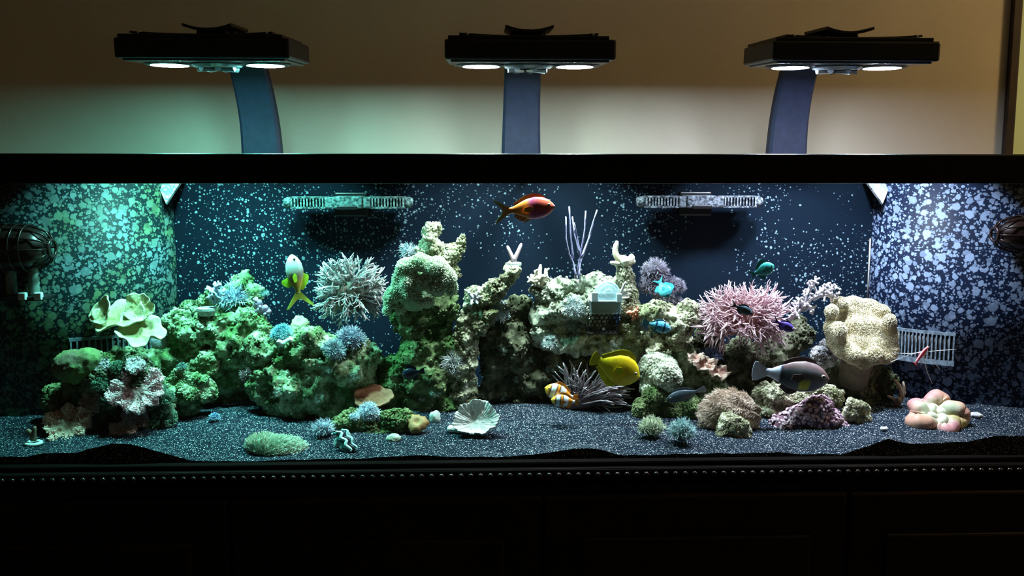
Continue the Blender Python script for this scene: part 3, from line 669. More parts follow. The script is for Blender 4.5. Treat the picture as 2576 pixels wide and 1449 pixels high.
def birdsnest(label, cx, cy, Y, rx, ry, c0, c1, n, seed, r=0.05, forks=4, curl=0.42, core=(0.12,0.10,0.08), group='branching corals'):
    s = mpp(Y); C = at(cx, cy, Y); R = np.array((rx*s, 0.62*rx*s, ry*s))
    t = thing('branching_coral', label, 'coral', C-(0,0,R[2]*0.75), group)
    mat = M('branch_skin', (1,1,1), vcol=True, rough=0.55, scale=90, bump=0.3, bscale=700)
    V, F, N = blob([(C-(0,0,R[2]*0.1), R*0.42)], 0.006, 2); V = V+N*(0.006*fbm(V*60, seed, 3))[:,None]
    obj('core', V, F, M('coral_core_%d' % seed, core, tuple(c*1.6 for c in core), 80, 0.8, 0.5), t)
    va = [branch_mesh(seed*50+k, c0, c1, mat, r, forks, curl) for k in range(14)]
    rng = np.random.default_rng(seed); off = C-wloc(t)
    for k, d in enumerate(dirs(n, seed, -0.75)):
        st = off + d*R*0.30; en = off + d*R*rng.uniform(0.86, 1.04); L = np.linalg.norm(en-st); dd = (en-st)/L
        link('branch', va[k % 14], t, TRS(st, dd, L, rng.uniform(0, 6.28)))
    return t
def body_of(name, V, F, mat, t): return obj(name, V, F, mat, t)
def polyps(t, name, V, F, n, size, mat, base=SPIKE, seed=0, keep=None, jitter=0.25, sink=0.1):
    P, N = scatter(V, F, n, seed, keep); v, f, _ = instances(base, P-N*size*sink, N, size, seed, jitter)
    o = obj(name, v, f, mat, t, smooth=False); o['kind'] = 'stuff'; return o
def tuft(label, cx, cy, rx, ry, col, col2, n, size, base=STAR, seed=0, Y=None, name='tuft_coral', group='feathery tuft corals', depth=0.8, body=None, anchor=None, low=-0.35, cat='coral', jitter=0.22):
    """dome of feathery polyps; rx, ry and size in photo pixels"""
    if Y is None:
        ax, ay = anchor if anchor else (cx, cy+ry*0.6); Y = surf(ax, ay)[0][1]
    s = mpp(Y); C = at(cx, cy, Y); k = max(0.35, 1-size/min(rx, ry)*0.75); R = np.array((rx, depth*(rx+ry)/2, ry))*s
    t = thing(name, label, cat, C-(0,0,R[2]), group)
    V, F, N = blob([(C-(0,0,R[2]*0.12), R*k)], max(0.003, R.min()*0.16), 1); V = V+N*(0.12*R.min()*fbm(V/R.min()*1.3, seed, 2))[:,None]
    bm = M('tuft_body_'+name+str(seed), body if body else tuple(c*0.45 for c in col), tuple(c*0.7 for c in col), 70, 0.8, 0.4)
    obj('body', V, F, bm, t)
    pm = M('tuft_polyp_'+name+str(seed), col, col2, 45, 0.7, lo=0.35, hi=0.65)
    polyps(t, 'polyps', V, F, n, size*s, pm, base, seed, keep=lambda c, nn: (nn[:,2] > low).astype(float), jitter=jitter)
    return t
def disc_mesh(C, d, R, seed, ruffle=5, amp=0.25, cup=0.3, edge=0.15, th=0.003, nr=14, na=90, ecc=(1,1), ribs=0.0, nrib=26):
    """a plate, cup or frilled disc facing d: closed shell; returns V, F, radius fraction"""
    Mx = np.array(frame_to(d)); V = []; fr = []
    rng = np.random.default_rng(seed); ph = rng.uniform(0, 6.28, 4)
    for side in (1, 0):
        for i in range(nr+1):
            u = i/nr
            for j in range(na):
                a = 2*math.pi*j/na
                rr = R*u*(1+edge*(0.6*math.sin(3*a+ph[0])+0.5*math.sin(5*a+ph[1])+0.25*math.sin(11*a+ph[2]))*u)
                z = R*(cup*u**2 + amp*u**2.2*math.sin(ruffle*a+ph[3]+0.8*math.sin(2*a+ph[1])) + 0.35*amp*u**3*math.sin(ruffle*2.3*a+ph[2]) + ribs*u*math.sin(nrib*a))
                V.append((rr*math.cos(a)*ecc[0], rr*math.sin(a)*ecc[1], z+(th/2 if side else -th/2))); fr.append(u)
    F = []; m = (nr+1)*na
    for i in range(nr):
        for j in range(na):
            j2 = (j+1) % na; F.append((i*na+j, i*na+j2, (i+1)*na+j2, (i+1)*na+j)); F.append((m+i*na+j, m+(i+1)*na+j, m+(i+1)*na+j2, m+i*na+j2))
    for j in range(na): j2 = (j+1) % na; F.append((nr*na+j, nr*na+j2, m+nr*na+j2, m+nr*na+j))
    return np.array(V) @ Mx.T + np.asarray(C), F, np.array(fr)
def mushroom(label, cx, cy, R, d, col, rim, seed, Y=None, ruffle=9, amp=0.20, fuzz=800, name='mushroom_coral', group='frilled mushroom corals', ecc=(1,1), fsize=8):
    if Y is None: Y = surf(cx, cy)[0][1]-R*mpp(0.15)*0.25
    s = mpp(Y); C = at(cx, cy, Y); t = thing(name, label, 'coral', C+(0,0.3*R*s,-R*s*0.5), group)
    V, F, fr = disc_mesh(C, d, R*s, seed, ruffle, amp, 0.10, 0.13, 0.004, nr=18, na=150, ecc=ecc)
    rd = fbm(V*120, seed, 3); V = V+np.asarray(d)/np.linalg.norm(d)*(0.0022*rd)[:,None]
    obj('disc', V, F, M('frill_skin', (1,1,1), vcol=True, rough=0.7, scale=160, bump=0.5, bscale=500), t, cols=lerp(col, rim, fr**2))
    obj('foot', *tube([C-np.asarray(d)*0.002, C-np.asarray(d)*R*s*0.35+(0,0.01,0)], [R*s*0.35, R*s*0.5], 10), M('mushroom_foot', (0.10,0.08,0.07), (0.16,0.12,0.10)), t)
    polyps(t, 'rim_tips', V, F, fuzz, fsize*s, M('frill_tips_%d' % seed, tuple(c*0.9 for c in rim), rim, 60, 0.7), KNOB, seed, keep=lambda c, nn: (nn@np.asarray(d) > 0.1)*np.clip(np.linalg.norm(c-C, axis=1)/(R*s)-0.25, 0.02, 1), jitter=0.3)
    return t
def stag(label, base_px, tips, r, c0, c1, Y=None, name='staghorn_coral', group='small staghorn corals', lump=0.25, knobs=0, plug=None, seed=0):
    """a few stout fingers from one foot; base_px photo point, tips: (px, py[, dY]) and r in pixels"""
    p, _ = surf(*base_px) if Y is None else (at(*base_px, Y), None); Y = p[1]; s = mpp(Y); p = at(*base_px, Y)
    t = thing(name, label, 'coral', p, group); mat = M('finger_skin', (1,1,1), vcol=True, rough=0.6, scale=140, bump=0.5, bscale=600)
    rng = np.random.default_rng(seed)
    for k, tp in enumerate(tips):
        q = at(tp[0], tp[1], Y+(tp[2] if len(tp) > 2 else 0)); rr = (tp[3] if len(tp) > 3 else r)*s
        st = at(tp[4][0], tp[4][1], Y) if len(tp) > 4 else p
        u = np.linspace(0, 1, 8); side = np.cross(q-st, (0,1,0.2)); side /= np.linalg.norm(side)+1e-9
        pts = st[None,:]*(1-u)[:,None]+q[None,:]*u[:,None]+side*(np.sin(u*3.14)*rng.normal(0,0.12)*np.linalg.norm(q-st))[:,None]
        rad = rr*(1.15-0.45*u); rad[-1] *= 0.55
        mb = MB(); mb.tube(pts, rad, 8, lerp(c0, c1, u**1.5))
        for _ in range(knobs):
            w_ = rng.uniform(0.25, 1.0); c = pts[int(w_*7)]; d = rng.normal(0,1,3); d /= np.linalg.norm(d)
            mb.tube([c, c+d*rr*1.9], [rr*0.55, rr*0.4], 5, lerp(c0, c1, np.array((w_, 1.0))))
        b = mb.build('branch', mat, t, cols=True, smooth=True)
    return t
def plug(label, cx, cy, rpx, hpx, Y, name='frag_plug'):
    s = mpp(Y); c = at(cx, cy, Y); o = MB().lathe([(rpx*s*0.75,-hpx*s),(rpx*s,-hpx*0.2*s),(rpx*s,0.2*hpx*s),(rpx*s*0.9,hpx*s*0.3)], TRS(c), 18).build(name, M('plug_cement', (0.34,0.38,0.36), (0.60,0.64,0.60), 200, 0.85, 0.6, 400), origin=c-(0,0,hpx*s), smooth=False)
    props(o, label, 'frag plug', 'round cement frag plugs'); bvh_add(np.array([v.co[:] for v in o.data.vertices])+np.array(o.location), [tuple(p.vertices) for p in o.data.polygons]); return o

# ================================================================== the two big branching corals
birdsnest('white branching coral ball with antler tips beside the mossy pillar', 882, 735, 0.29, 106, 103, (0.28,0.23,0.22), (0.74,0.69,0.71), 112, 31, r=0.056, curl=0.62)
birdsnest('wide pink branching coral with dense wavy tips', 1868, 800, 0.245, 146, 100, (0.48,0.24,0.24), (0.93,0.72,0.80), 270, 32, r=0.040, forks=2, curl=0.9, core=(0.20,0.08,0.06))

# ================================================================== green bubble coral on the pillar
Y = 0.205; s = mpp(Y)
t = thing('bubble_coral', 'pale green cauliflower coral draped over the mossy pillar top', 'coral', at(1060,780,Y))
lb = [(1022,672,28,20),(1058,664,34,20),(1095,672,32,22),(1122,694,22,26),(1134,722,11,22),(1000,696,16,22),(1000,722,14,20),(1028,708,24,20),(1052,722,22,20),(1030,736,22,18),(985,752,16,18),(975,778,14,18),(1004,778,14,14),(1042,752,20,16),(1068,758,20,14),(1096,728,17,15),(1082,700,16,12),(988,735,12,14),(1060,690,40,20,0.24),(1040,740,50,40,0.25)]
V, F, N = blob(lobes_px(lb, Y), 0.0035, 1); V = V+N*(0.007*fbm(V*38, 3, 3))[:,None]
obj('flesh', V, F, M('bubble_flesh', (0.22,0.32,0.18), (0.38,0.48,0.28), 60, 0.7), t); bvh_add(V, F)
mint = M('bubble_mint', (0.42,0.66,0.42), (0.92,0.98,0.80), 16, 0.6, lo=0.34, hi=0.50)
polyps(t, 'bubbles', V, F, 7000, 5.0*s, mint, KNOB, 5, keep=lambda c, nn: np.clip(nn[:,2]+0.75, 0.0, 1)*(nn[:,1] < 0.6), jitter=0.35)

# ================================================================== toadstool leather coral, right
Y = 0.235; s = mpp(Y)
t = thing('leather_coral', 'big cream leather coral with folded fuzzy lobes before the right overflow', 'coral', at(2165,950,Y))
lb = [(2092,785,20,22),(2112,764,24,20,0.262),(2145,762,30,18,0.282),(2182,768,30,18,0.285),(2216,786,26,22,0.272),(2238,812,20,26),(2246,848,16,28),(2246,882,18,24),(2226,900,28,20),(2200,896,26,26,0.215),(2172,918,20,16,0.22),(2148,896,26,26,0.215),(2120,880,26,26,0.225),(2096,858,20,26),(2088,825,18,26),(2112,836,20,30,0.22),(2150,800,50,36,0.274,18),(2190,806,46,36,0.276,18),(2155,840,54,44,0.256,20),(2195,845,50,46,0.256,20),(2150,872,44,36,0.244,20),(2200,880,44,34,0.242,18)]
V, F, N = blob(lobes_px(lb, Y), 0.0042, 9)
obj('crown', V, F, M('leather_flesh', (0.50,0.42,0.26), (0.72,0.64,0.44), 30, 0.8), t)
polyps(t, 'polyps', V, F, 15000, 2.6*s, M('leather_polyps', (0.50,0.46,0.31), (0.80,0.77,0.60), 30, 0.7), spike(0.34,3,0.1), 6, keep=lambda c, nn: (nn[:,1] < 0.7)*(nn[:,2] > -0.7), jitter=0.3)
obj('stalk', *tube([at(2165,880,Y+0.02), at(2150,930,Y+0.03), at(2140,960,Y+0.04)], [46*s,40*s,44*s], 14), M('leather_stalk', (0.20,0.16,0.11), (0.30,0.24,0.17)), t)
# pale tree-like coral leaning over to the leather coral
def feather_tree(label, foot, limbs, r, c0, c1, Y, name='tree_coral', knob_r=0.8, seed=0, nk=20, group='tree-shaped corals'):
    s = mpp(Y); p = at(*foot, Y); t = thing(name, label, 'coral', p, group); mat = M('finger_skin', (1,1,1), vcol=True)
    rng = np.random.default_rng(seed)
    for (a, b) in limbs:
        P0, P1 = at(*a, Y), at(*b, Y); mb = MB(); u = np.linspace(0,1,7); pts = P0+(P1-P0)*u[:,None]; mb.tube(pts, r*s*(1-0.6*u), 7, lerp(c0, c1, u))
        L = np.linalg.norm(P1-P0)
        for k in range(nk):
            w_ = 0.2+0.8*(k+rng.random())/nk; c = P0+(P1-P0)*w_; d = rng.normal(0,1,3)+0.5*(P1-P0)/L; d /= np.linalg.norm(d); e = c+d*r*s*rng.uniform(1.6,3.0)*(1.15-0.5*w_)
            mb.tube([c, e], [r*s*0.42, r*s*0.36], 5, lerp(c0, c1, np.array((0.4,1.0)))); mb.add(ICO1[0]*r*s*knob_r*0.62+e, ICO1[1], c1)
        mb.build('limb', mat, t, cols=True, smooth=True)
    return t
feather_tree('pale lilac tree coral with knobbly limbs leaning right above the pink coral', (1985,805), [((1985,805),(2045,750)),((2045,750),(2105,720)),((2020,775),(2030,735)),((2030,738),(2053,702)),((2045,752),(2085,712)),((2000,790),(2012,752)),((2030,770),(2046,784)),((2060,742),(2108,742))], 7, (0.62,0.56,0.60), (0.86,0.80,0.84), 0.25, seed=3, nk=13)

# ================================================================== plate, cup and lettuce corals
PL = M('plate_skin', (1,1,1), vcol=True, rough=0.7, scale=170, bump=0.6, bscale=420)
def plate(label, parts, cat='coral', name='plate_coral', group='plate and cup corals', base=None):
    t = thing(name, label, cat, base, group)
    for (C, d, R, seed, kw, ci, co) in parts:
        V, F, fr = disc_mesh(C, d, R, seed, **kw); V = V+(np.asarray(d)/np.linalg.norm(d))*(0.0012*fbm(V*180, seed, 2))[:,None]
        obj('plate', V, F, PL, t, cols=lerp(ci, co, fr**3))
    return t
Y = 0.245; s = mpp(Y); yel = (0.46,0.40,0.18); yr = (0.74,0.72,0.46)
plate('yellow-cream lettuce plate coral with wavy edge at the left overflow', [
  (at(305,800,Y), (-0.15,-0.62,0.75), 60*s, 1, dict(ruffle=3, amp=0.16, cup=0.22, edge=0.14, ecc=(1.10,0.9)), yel, yr),
  (at(352,775,Y+0.005), (0.1,-0.92,0.30), 36*s, 2, dict(ruffle=3, amp=0.14, cup=0.35, edge=0.14), yel, yr),
  (at(350,838,Y-0.015), (0.25,-0.50,0.82), 56*s, 3, dict(ruffle=4, amp=0.15, cup=0.24, edge=0.15), yel, yr),
  (at(262,785,Y), (-0.5,-0.72,0.45), 36*s, 4, dict(ruffle=2, amp=0.12, cup=0.3, edge=0.12), yel, yr)], base=at(330,870,Y+0.02))
c = surf(402,862)[0]; s = mpp(c[1]); V, F, N = blob([(at(402,862,c[1]), np.array((22,18,28))*s)], 0.003, 2)
props(obj('round_sponge', V, F, M('sponge_lilac', (0.40,0.42,0.46), (0.55,0.58,0.60), 60, 0.9, 0.6), origin=at(402,888,c[1])), 'small lilac-grey ball sponge right of the lettuce plate coral', 'sponge')
p = on_sand(1200,1088); Y = p[1]; s = mpp(Y); bone = (0.42,0.42,0.39); bonr = (0.66,0.67,0.65)
plate('white ruffled cup coral skeleton tilted on the sand', [
  (at(1200,1064,Y), (-0.10,-0.72,0.68), 56*s, 6, dict(ruffle=8, amp=0.06, cup=0.50, edge=0.09, th=0.006, ecc=(1.04,0.86), ribs=0.022, nrib=34, na=240, nr=22), bone, bonr)], name='cup_coral', base=p)
V, F, N = blob([(at(1150,1078,Y), np.array((26,14,9))*s), (at(1172,1076,Y+0.01), np.array((22,14,10))*s)], 0.003, 2); V = V+N*(0.002*fbm(V*80,2,2))[:,None]
props(obj('coral_rubble', V, F, M('bone_white', (0.66,0.68,0.62), (0.9,0.92,0.88), 60, 0.85, 0.5), origin=at(1150,1088,Y)), 'white lump of coral rubble left of the cup coral', 'rubble')
c, n_ = surf(935,1000); Y = c[1]-0.045; s = mpp(Y)
plate('flat orange plate coral with pale rim on the mossy slope', [(at(938,1000,Y), (0.05,-0.50,0.86), 48*s, 8, dict(ruffle=4, amp=0.05, cup=0.12, edge=0.12, ecc=(1.05,0.85)), (0.62,0.17,0.09), (0.78,0.30,0.18))], base=at(945,1020,Y+0.02))
c, n_ = surf(1785,920); Y = min(c[1], 0.235)-0.02; s = mpp(Y); pk = (0.70,0.38,0.30); pr = (1.0,0.80,0.70)
plate('salmon pink scroll coral with pale scalloped edge under the blue tuft', [
  (at(1770,915,Y), (0.15,-0.66,0.72), 40*s, 9, dict(ruffle=6, amp=0.20, cup=0.10, edge=0.16, ecc=(0.9,0.6)), pk, pr),
  (at(1805,935,Y-0.005), (0.28,-0.62,0.72), 34*s, 10, dict(ruffle=7, amp=0.22, cup=0.10, edge=0.20, ecc=(0.95,0.6)), pk, pr),
  (at(1750,900,Y+0.005), (-0.1,-0.5,0.82), 24*s, 11, dict(ruffle=5, amp=0.2, cup=0.1, edge=0.16, ecc=(0.9,0.7)), pk, pr)], base=at(1780,945,Y+0.02))

# ================================================================== mushroom corals, lower left
mushroom('brown-pink frilled mushroom coral rosette at the bottom left corner', 172, 1072, 56, (0.05,-0.72,0.69), (0.46,0.28,0.20), (0.86,0.56,0.46), 41, ruffle=8)
mushroom('large pink frilled mushroom coral with pale mouth', 345, 985, 66, (0.0,-0.74,0.67), (0.46,0.26,0.25), (0.88,0.58,0.60), 42, ruffle=10, fuzz=1300, ecc=(1.05,0.9))
mushroom('small tan mushroom coral lying flat beside the sand', 312, 1083, 34, (0.1,-0.55,0.83), (0.45,0.30,0.24), (0.66,0.46,0.40), 43, ruffle=5, ecc=(1,0.75))
mushroom('greyish mushroom coral at the top of the left pile', 340, 920, 24, (0.1,-0.6,0.8), (0.40,0.30,0.32), (0.66,0.54,0.54), 44, ruffle=5, fuzz=200)
mushroom('mauve mushroom coral at the left shoulder of the pile', 258, 922, 20, (-0.2,-0.7,0.7), (0.28,0.22,0.24), (0.46,0.38,0.40), 45, ruffle=4, fuzz=140)
mushroom('tan folded mushroom coral above the corner rosette', 232, 1010, 30, (-0.2,-0.8,0.5), (0.34,0.26,0.20), (0.56,0.42,0.38), 46, ruffle=5, fuzz=200)
mushroom('dull pink mushroom coral hanging under the large pink one', 345, 1045, 32, (0.1,-0.9,0.2), (0.28,0.18,0.18), (0.50,0.36,0.36), 47, ruffle=6, fuzz=240)
for k, (x, y, r, lab) in enumerate([(410,995,30,'dark teal star polyp mat on the right of the pink mushroom'), (415,1045,32,'dark green star polyp clump at the foot of the pile'), (385,1075,26,'light green star polyp clump on the sand edge of the pile'), (255,965,24,'dark green star polyps left of the pink mushroom'), (275,1005,26,'green star polyps between the two big mushroom corals'), (295,925,22,'dark green star polyps at the top of the pile'), (225,1075,22,'bright green star polyp right of the corner rosette'), (205,1000,22,'teal star polyps above the corner rosette')]):
    tuft(lab, x, y, r, r*0.9, (0.10,0.20,0.13) if k not in (2,6) else (0.22,0.42,0.22), (0.30,0.48,0.34), 150, 9, FEATHER, 60+k, name='star_polyp', group='star polyps on the left pile', body=(0.03,0.05,0.03), anchor=(x,y), low=-0.8)
# dark domed coral at far left
c, _ = surf(190,930); Y = min(c[1], 0.2)-0.01; s = mpp(Y)
V, F, N = blob([(at(190,922,Y), np.array((58,44,42))*s), (at(220,905,Y), np.array((34,36,30))*s)], 0.004, 3); V = V+N*(0.004*np.clip(1-worley(V*110,4)/0.6,0,1))[:,None]
props(obj('dome_coral', V, F, M('dome_green', (0.14,0.11,0.07), (0.14,0.24,0.07), 18, 0.85, 0.6, 250), origin=at(190,962,Y)), 'dark domed coral with green top at the far left', 'coral')

# ================================================================== feathery tufts
BL = ((0.36,0.46,0.60),(0.62,0.72,0.84)); GY = ((0.42,0.52,0.50),(0.74,0.82,0.80))
tuft('pale blue waving tuft coral in front of the rock finger', 585, 745, 44, 40, *BL, 260, 22, HAIR, 1, anchor=(585,770))
tuft('small pale blue tuft coral at the foot of the rock finger', 575, 775, 26, 18, *BL, 120, 14, HAIR, 2, anchor=(575,785))
tuft('grey-blue pulsing coral with starry heads on the pitted rock', 880, 852, 42, 30, (0.24,0.28,0.36),(0.44,0.50,0.60), 110, 22, STAR, 3, anchor=(870,870))
tuft('grey-blue pulsing coral lower left of its neighbour', 842, 880, 36, 26, (0.28,0.36,0.40),(0.44,0.54,0.60), 90, 20, STAR, 4, anchor=(840,890))
tuft('white-blue tuft coral on the small mossy boulder', 925, 1040, 36, 28, (0.52,0.62,0.72),(0.80,0.88,0.92), 170, 16, FEATHER, 5, anchor=(930,1060))
tuft('small white-blue tuft at the left of the mossy boulder', 893, 1050, 16, 14, (0.52,0.62,0.72),(0.80,0.88,0.92), 70, 10, FEATHER, 6, anchor=(895,1058))
tuft('pale blue pom-pom coral on the sand by the clam', 812, 1076, 33, 27, (0.34,0.42,0.52),(0.60,0.68,0.76), 260, 13, HAIR, 7, Y=on_sand(812,1098)[1])
tuft('tiny blue tuft alone on the sand at left', 541, 1050, 21, 13, (0.26,0.42,0.58),(0.42,0.62,0.78), 90, 10, FEATHER, 8, Y=on_sand(541,1060)[1])
tuft('teal-blue bushy coral on a white plug', 708, 838, 33, 26, (0.20,0.48,0.56),(0.46,0.78,0.82), 150, 13, FEATHER, 9, anchor=(708,855), group='small staghorn corals', name='bushy_coral')
tuft('bluish tuft hiding behind the forked rock horn', 1028, 632, 26, 28, (0.34,0.42,0.48),(0.56,0.64,0.70), 180, 13, HAIR, 10, Y=0.30)
tuft('pale feather-duster tuft on the side of the mossy pillar', 1142, 908, 32, 46, (0.36,0.40,0.38),(0.62,0.66,0.64), 460, 22, spike(0.035,3,0.3), 11, anchor=(1130,905), low=-0.9)
tuft('grey starry coral on the dark middle wall', 1245, 785, 46, 34, (0.34,0.42,0.40),(0.70,0.78,0.76), 150, 17, STAR, 12, anchor=(1245,800))
tuft('mint star polyps on the pale heap left of the acrylic trap', 1440, 772, 38, 28, *GY, 140, 15, STAR, 13, anchor=(1440,785), low=-0.6)
tuft('pale star polyps below the mint ones near the trap', 1452, 815, 30, 24, *GY, 110, 14, STAR, 14, anchor=(1452,820), low=-0.7)
tuft('small grey star polyp hanging on the dark rock foot', 1385, 860, 34, 18, *GY, 70, 13, STAR, 15, anchor=(1385,862), low=-0.9)
for k, (x, y, rx, ry, lab) in enumerate([(1648,678,42,34,'topmost head'),(1690,715,26,28,'right head'),(1630,715,26,30,'left head'),(1712,720,16,22,'outermost right head'),(1705,760,18,20,'lowest head'),(1668,735,34,34,'middle head'),]):
    tuft('purple-grey curly coral, %s of its cluster' % lab, x, y, rx, ry, (0.20,0.17,0.24),(0.48,0.44,0.54), 520, 9, HAIR, 70+k, Y=0.275, name='curly_coral', group='purple-grey curly corals', jitter=0.6, low=-0.7, body=(0.05,0.04,0.05))
tuft('violet-blue tuft behind the salmon scroll coral', 1790, 895, 36, 26, (0.20,0.24,0.44),(0.38,0.42,0.64), 240, 14, HAIR, 16, Y=0.255)
tuft('pale green fuzzy coral ball on the sand, left of the teal one', 1640, 1073, 44, 30, (0.46,0.54,0.36),(0.74,0.80,0.60), 420, 12, HAIR, 17, Y=on_sand(1640,1098)[1], group='fuzzy corals on the sand', name='fuzzy_coral')
tuft('teal fuzzy coral ball on the sand, right of the pale green one', 1716, 1082, 40, 36, (0.26,0.44,0.44),(0.50,0.72,0.70), 420, 14, HAIR, 18, Y=on_sand(1716,1116)[1], group='fuzzy corals on the sand', name='fuzzy_coral')
tuft('pink tuft under the overhang left of the pitted rock', 622, 940, 14, 26, (0.34,0.24,0.24),(0.60,0.44,0.44), 60, 14, FEATHER, 19, anchor=(640,930), low=-0.9)
tuft('small teal tuft behind the slanting finger rock', 660, 735, 16, 16, (0.2,0.36,0.34),(0.36,0.56,0.54), 70, 9, FEATHER, 20, Y=0.345)
tuft('dark star polyp on the lit left rock', 458, 922, 15, 12, (0.10,0.20,0.18),(0.30,0.46,0.42), 60, 8, FEATHER, 21, anchor=(458,932))
for k, (x, y, r, where) in enumerate([(1330,905,14,'at mid height of the dark middle wall'),(1270,880,16,'under the grey starry coral'),(1300,955,12,'low on the dark middle wall'),(1385,930,14,'on the dark wall left of the anemone'),(700,985,16,'low at the left of the pitted rock'),(800,1000,20,'at the foot of the pitted rock'),(890,945,16,'on the pitted rock above the orange plate'),(830,930,14,'on the pitted rock below the pulsing coral'),(1095,985,20,'low on the mossy pillar'),(1060,1000,14,'at the left foot of the mossy pillar'),(1265,1000,10,'above the sand right of the cup coral'),(1480,945,10,'above the anemone tentacles'),(1545,870,20,'under the mesh basket')]):
    tuft('pale pin-cushion tuft '+where, x, y, r, r*0.8, (0.34,0.44,0.36),(0.62,0.70,0.60), 40, 9, STAR, 90+k, anchor=(x,y), low=-0.95, name='pin_cushion_coral', group='pin-cushion tufts on shaded rock')

# broad pale green coral against the front pane
p = on_sand(700,1140); Y = max(p[1], 0.055); s = mpp(Y)
t = thing('fan_coral', 'broad pale green fringed coral lying against the front pane', 'coral', at(700,1162,Y), 'fuzzy corals on the sand')
V, F, N = blob([(at(700,1132,Y), np.array((74,44,32))*s), (at(660,1120,Y), np.array((40,36,26))*s), (at(745,1140,Y), np.array((30,30,20))*s)], 0.004, 2)
V[:,1] = np.maximum(V[:,1], 0.012)
obj('body', V, F, M('fan_body', (0.16,0.30,0.22), (0.30,0.46,0.34), 50, 0.8), t)
P, N_ = scatter(V, F, 3200, 3, keep=lambda c, nn: (nn[:,2] > -0.5).astype(float)); ctr = at(665,1155,Y); D = P-ctr; D /= np.linalg.norm(D, axis=1)[:,None]; D = D*0.9+N_*0.25+np.array((0.25,0,0.1)); D /= np.linalg.norm(D, axis=1)[:,None]
v, f, _ = instances(spike(0.11,3,0.1), P-D*0.003, D, 13*s, 4, 0.12); v[:,1] = np.maximum(v[:,1], 0.003)
o = obj('fingers', v, f, M('fan_fingers', (0.48,0.58,0.46), (0.74,0.80,0.68), 20, 0.6), t, smooth=False); o['kind'] = 'stuff'

# brown hairy coral
Y = 0.15; s = mpp(Y)
t = thing('hairy_coral', 'large taupe hairy coral with swept folds above the small green rock', 'coral', at(1840,1090,Y), 'fuzzy corals on the sand')
V, F, N = blob([(at(1835,1026,Y), np.array((58,44,42))*s), (at(1872,1040,Y), np.array((42,40,46))*s), (at(1795,1045,Y), np.array((32,36,40))*s), (at(1880,1075,Y), np.array((30,30,26))*s), (at(1785,1080,Y), np.array((22,26,20))*s)], 0.0045, 3)
fold = np.sin((V[:,2]*1.0+0.55*V[:,0])*330+3*fbm(V*26,7,2)); V = V+N*(0.0035*fold)[:,None]
obj('body', V, F, M('hairy_body', (0.20,0.15,0.11), (0.34,0.27,0.20), 40, 0.9), t)
P, N_ = scatter(V, F, 9500, 8, keep=lambda c, nn: (nn[:,1] < 0.5).astype(float)); D = N_*0.45+np.array((-0.75,-0.1,-0.12))+0.5*np.stack([fbm(P*30,k,2) for k in (1,2,3)],1); D /= np.linalg.norm(D, axis=1)[:,None]
v, f, _ = instances(spike(0.045,3,0.25), P, D, 13*s, 9, 0.08); o = obj('hairs', v, f, M('hairy_tips', (0.46,0.37,0.29), (0.72,0.60,0.50), 30, 0.8), t, smooth=False); o['kind'] = 'stuff'

# purple button polyps
c = on_sand(2030,1080); Y = 0.15; s = mpp(Y)
t = thing('button_polyp_colony', 'mound of purple button polyps with pale centres on the sand', 'coral', at(2030,1090,Y))
V, F, N = blob(lobes_px([(2060,1025,36,32),(2030,1050,60,34),(1990,1065,52,24),(2080,1060,40,30),(1960,1078,26,14),(2110,1075,24,16)], Y), 0.004, 3); V = V+N*(0.005*fbm(V*50,2,2))[:,None]
obj('mat', V, F, M('button_mat', (0.10,0.05,0.07), (0.20,0.11,0.14), 60, 0.9), t)
mb = MB(); mb.lathe([(0.10,-0.3),(0.13,0.1),(0.42,0.24),(0.40,0.30),(0.16,0.20),(0.10,0.25),(0.0,0.27)], None, 9); bV, bF, _ = mb.arr()
rr = np.hypot(bV[:,0], bV[:,1]); bc = np.where((rr < 0.2)[:,None], (0.70,0.58,0.64), (0.22,0.08,0.14)); bc[rr > 0.395] = (0.40,0.24,0.32)
P, N_ = scatter(V, F, 430, 12, keep=lambda c, nn: (nn[:,2] > -0.3)*(nn[:,1] < 0.6))
v, f, cc = instances((bV, bF), P, N_, 10.5*s, 3, 0.25, cols=bc); o = obj('buttons', v, f, M('button_skin', (1,1,1), vcol=True, rough=0.5), t, cols=cc); o['kind'] = 'stuff'

# folded pink and green brain coral on the right sand
p = on_sand(2350,1082); Y = p[1]+0.045; s = mpp(Y)
t = thing('folded_brain_coral', 'pink and pale green folded brain coral resting on the right sand', 'coral', at(2350,1088,Y-0.03))
FL = M('brain_flesh', (1,1,1), vcol=True, rough=0.5, scale=60, bump=0.3, bscale=500)
Mx = np.array(frame_to((0.0,-0.55,0.83))); ce = at(2350,1050,Y); R = 84*s
aa = np.linspace(0, 2*math.pi, 181); rad = R*(0.66+0.17*np.cos(5*aa+0.6)+0.10*np.cos(3*aa+2.0)); zz = R*(0.10*np.sin(5*aa+1.0)+0.06*np.cos(2*aa))
pth = np.stack([rad*np.cos(aa), 0.80*rad*np.sin(aa), zz+0.10*R], 1)
V_, F_ = tube(pth, R*(0.25+0.05*np.sin(7*aa)), 16, False); up_ = (V_[:,2]-V_[:,2].min())/np.ptp(V_[:,2]); an = np.arctan2(V_[:,1], V_[:,0]); rn = np.hypot(V_[:,0], V_[:,1]/0.8)/R
cc = lerp((0.50,0.22,0.24),(0.56,0.32,0.22),np.clip(0.5+0.5*np.sin(2*an+0.5),0,1)); g = np.clip((0.78-rn)/0.30,0,1)*np.clip(up_*1.6-0.3,0,1); cc = cc*(1-g)[:,None]+np.array((0.46,0.52,0.34))*g[:,None]
y_ = np.clip(1-np.abs(an+0.55)/0.35,0,1); cc = cc*(1-y_)[:,None]+np.array((0.50,0.42,0.16))*y_[:,None]
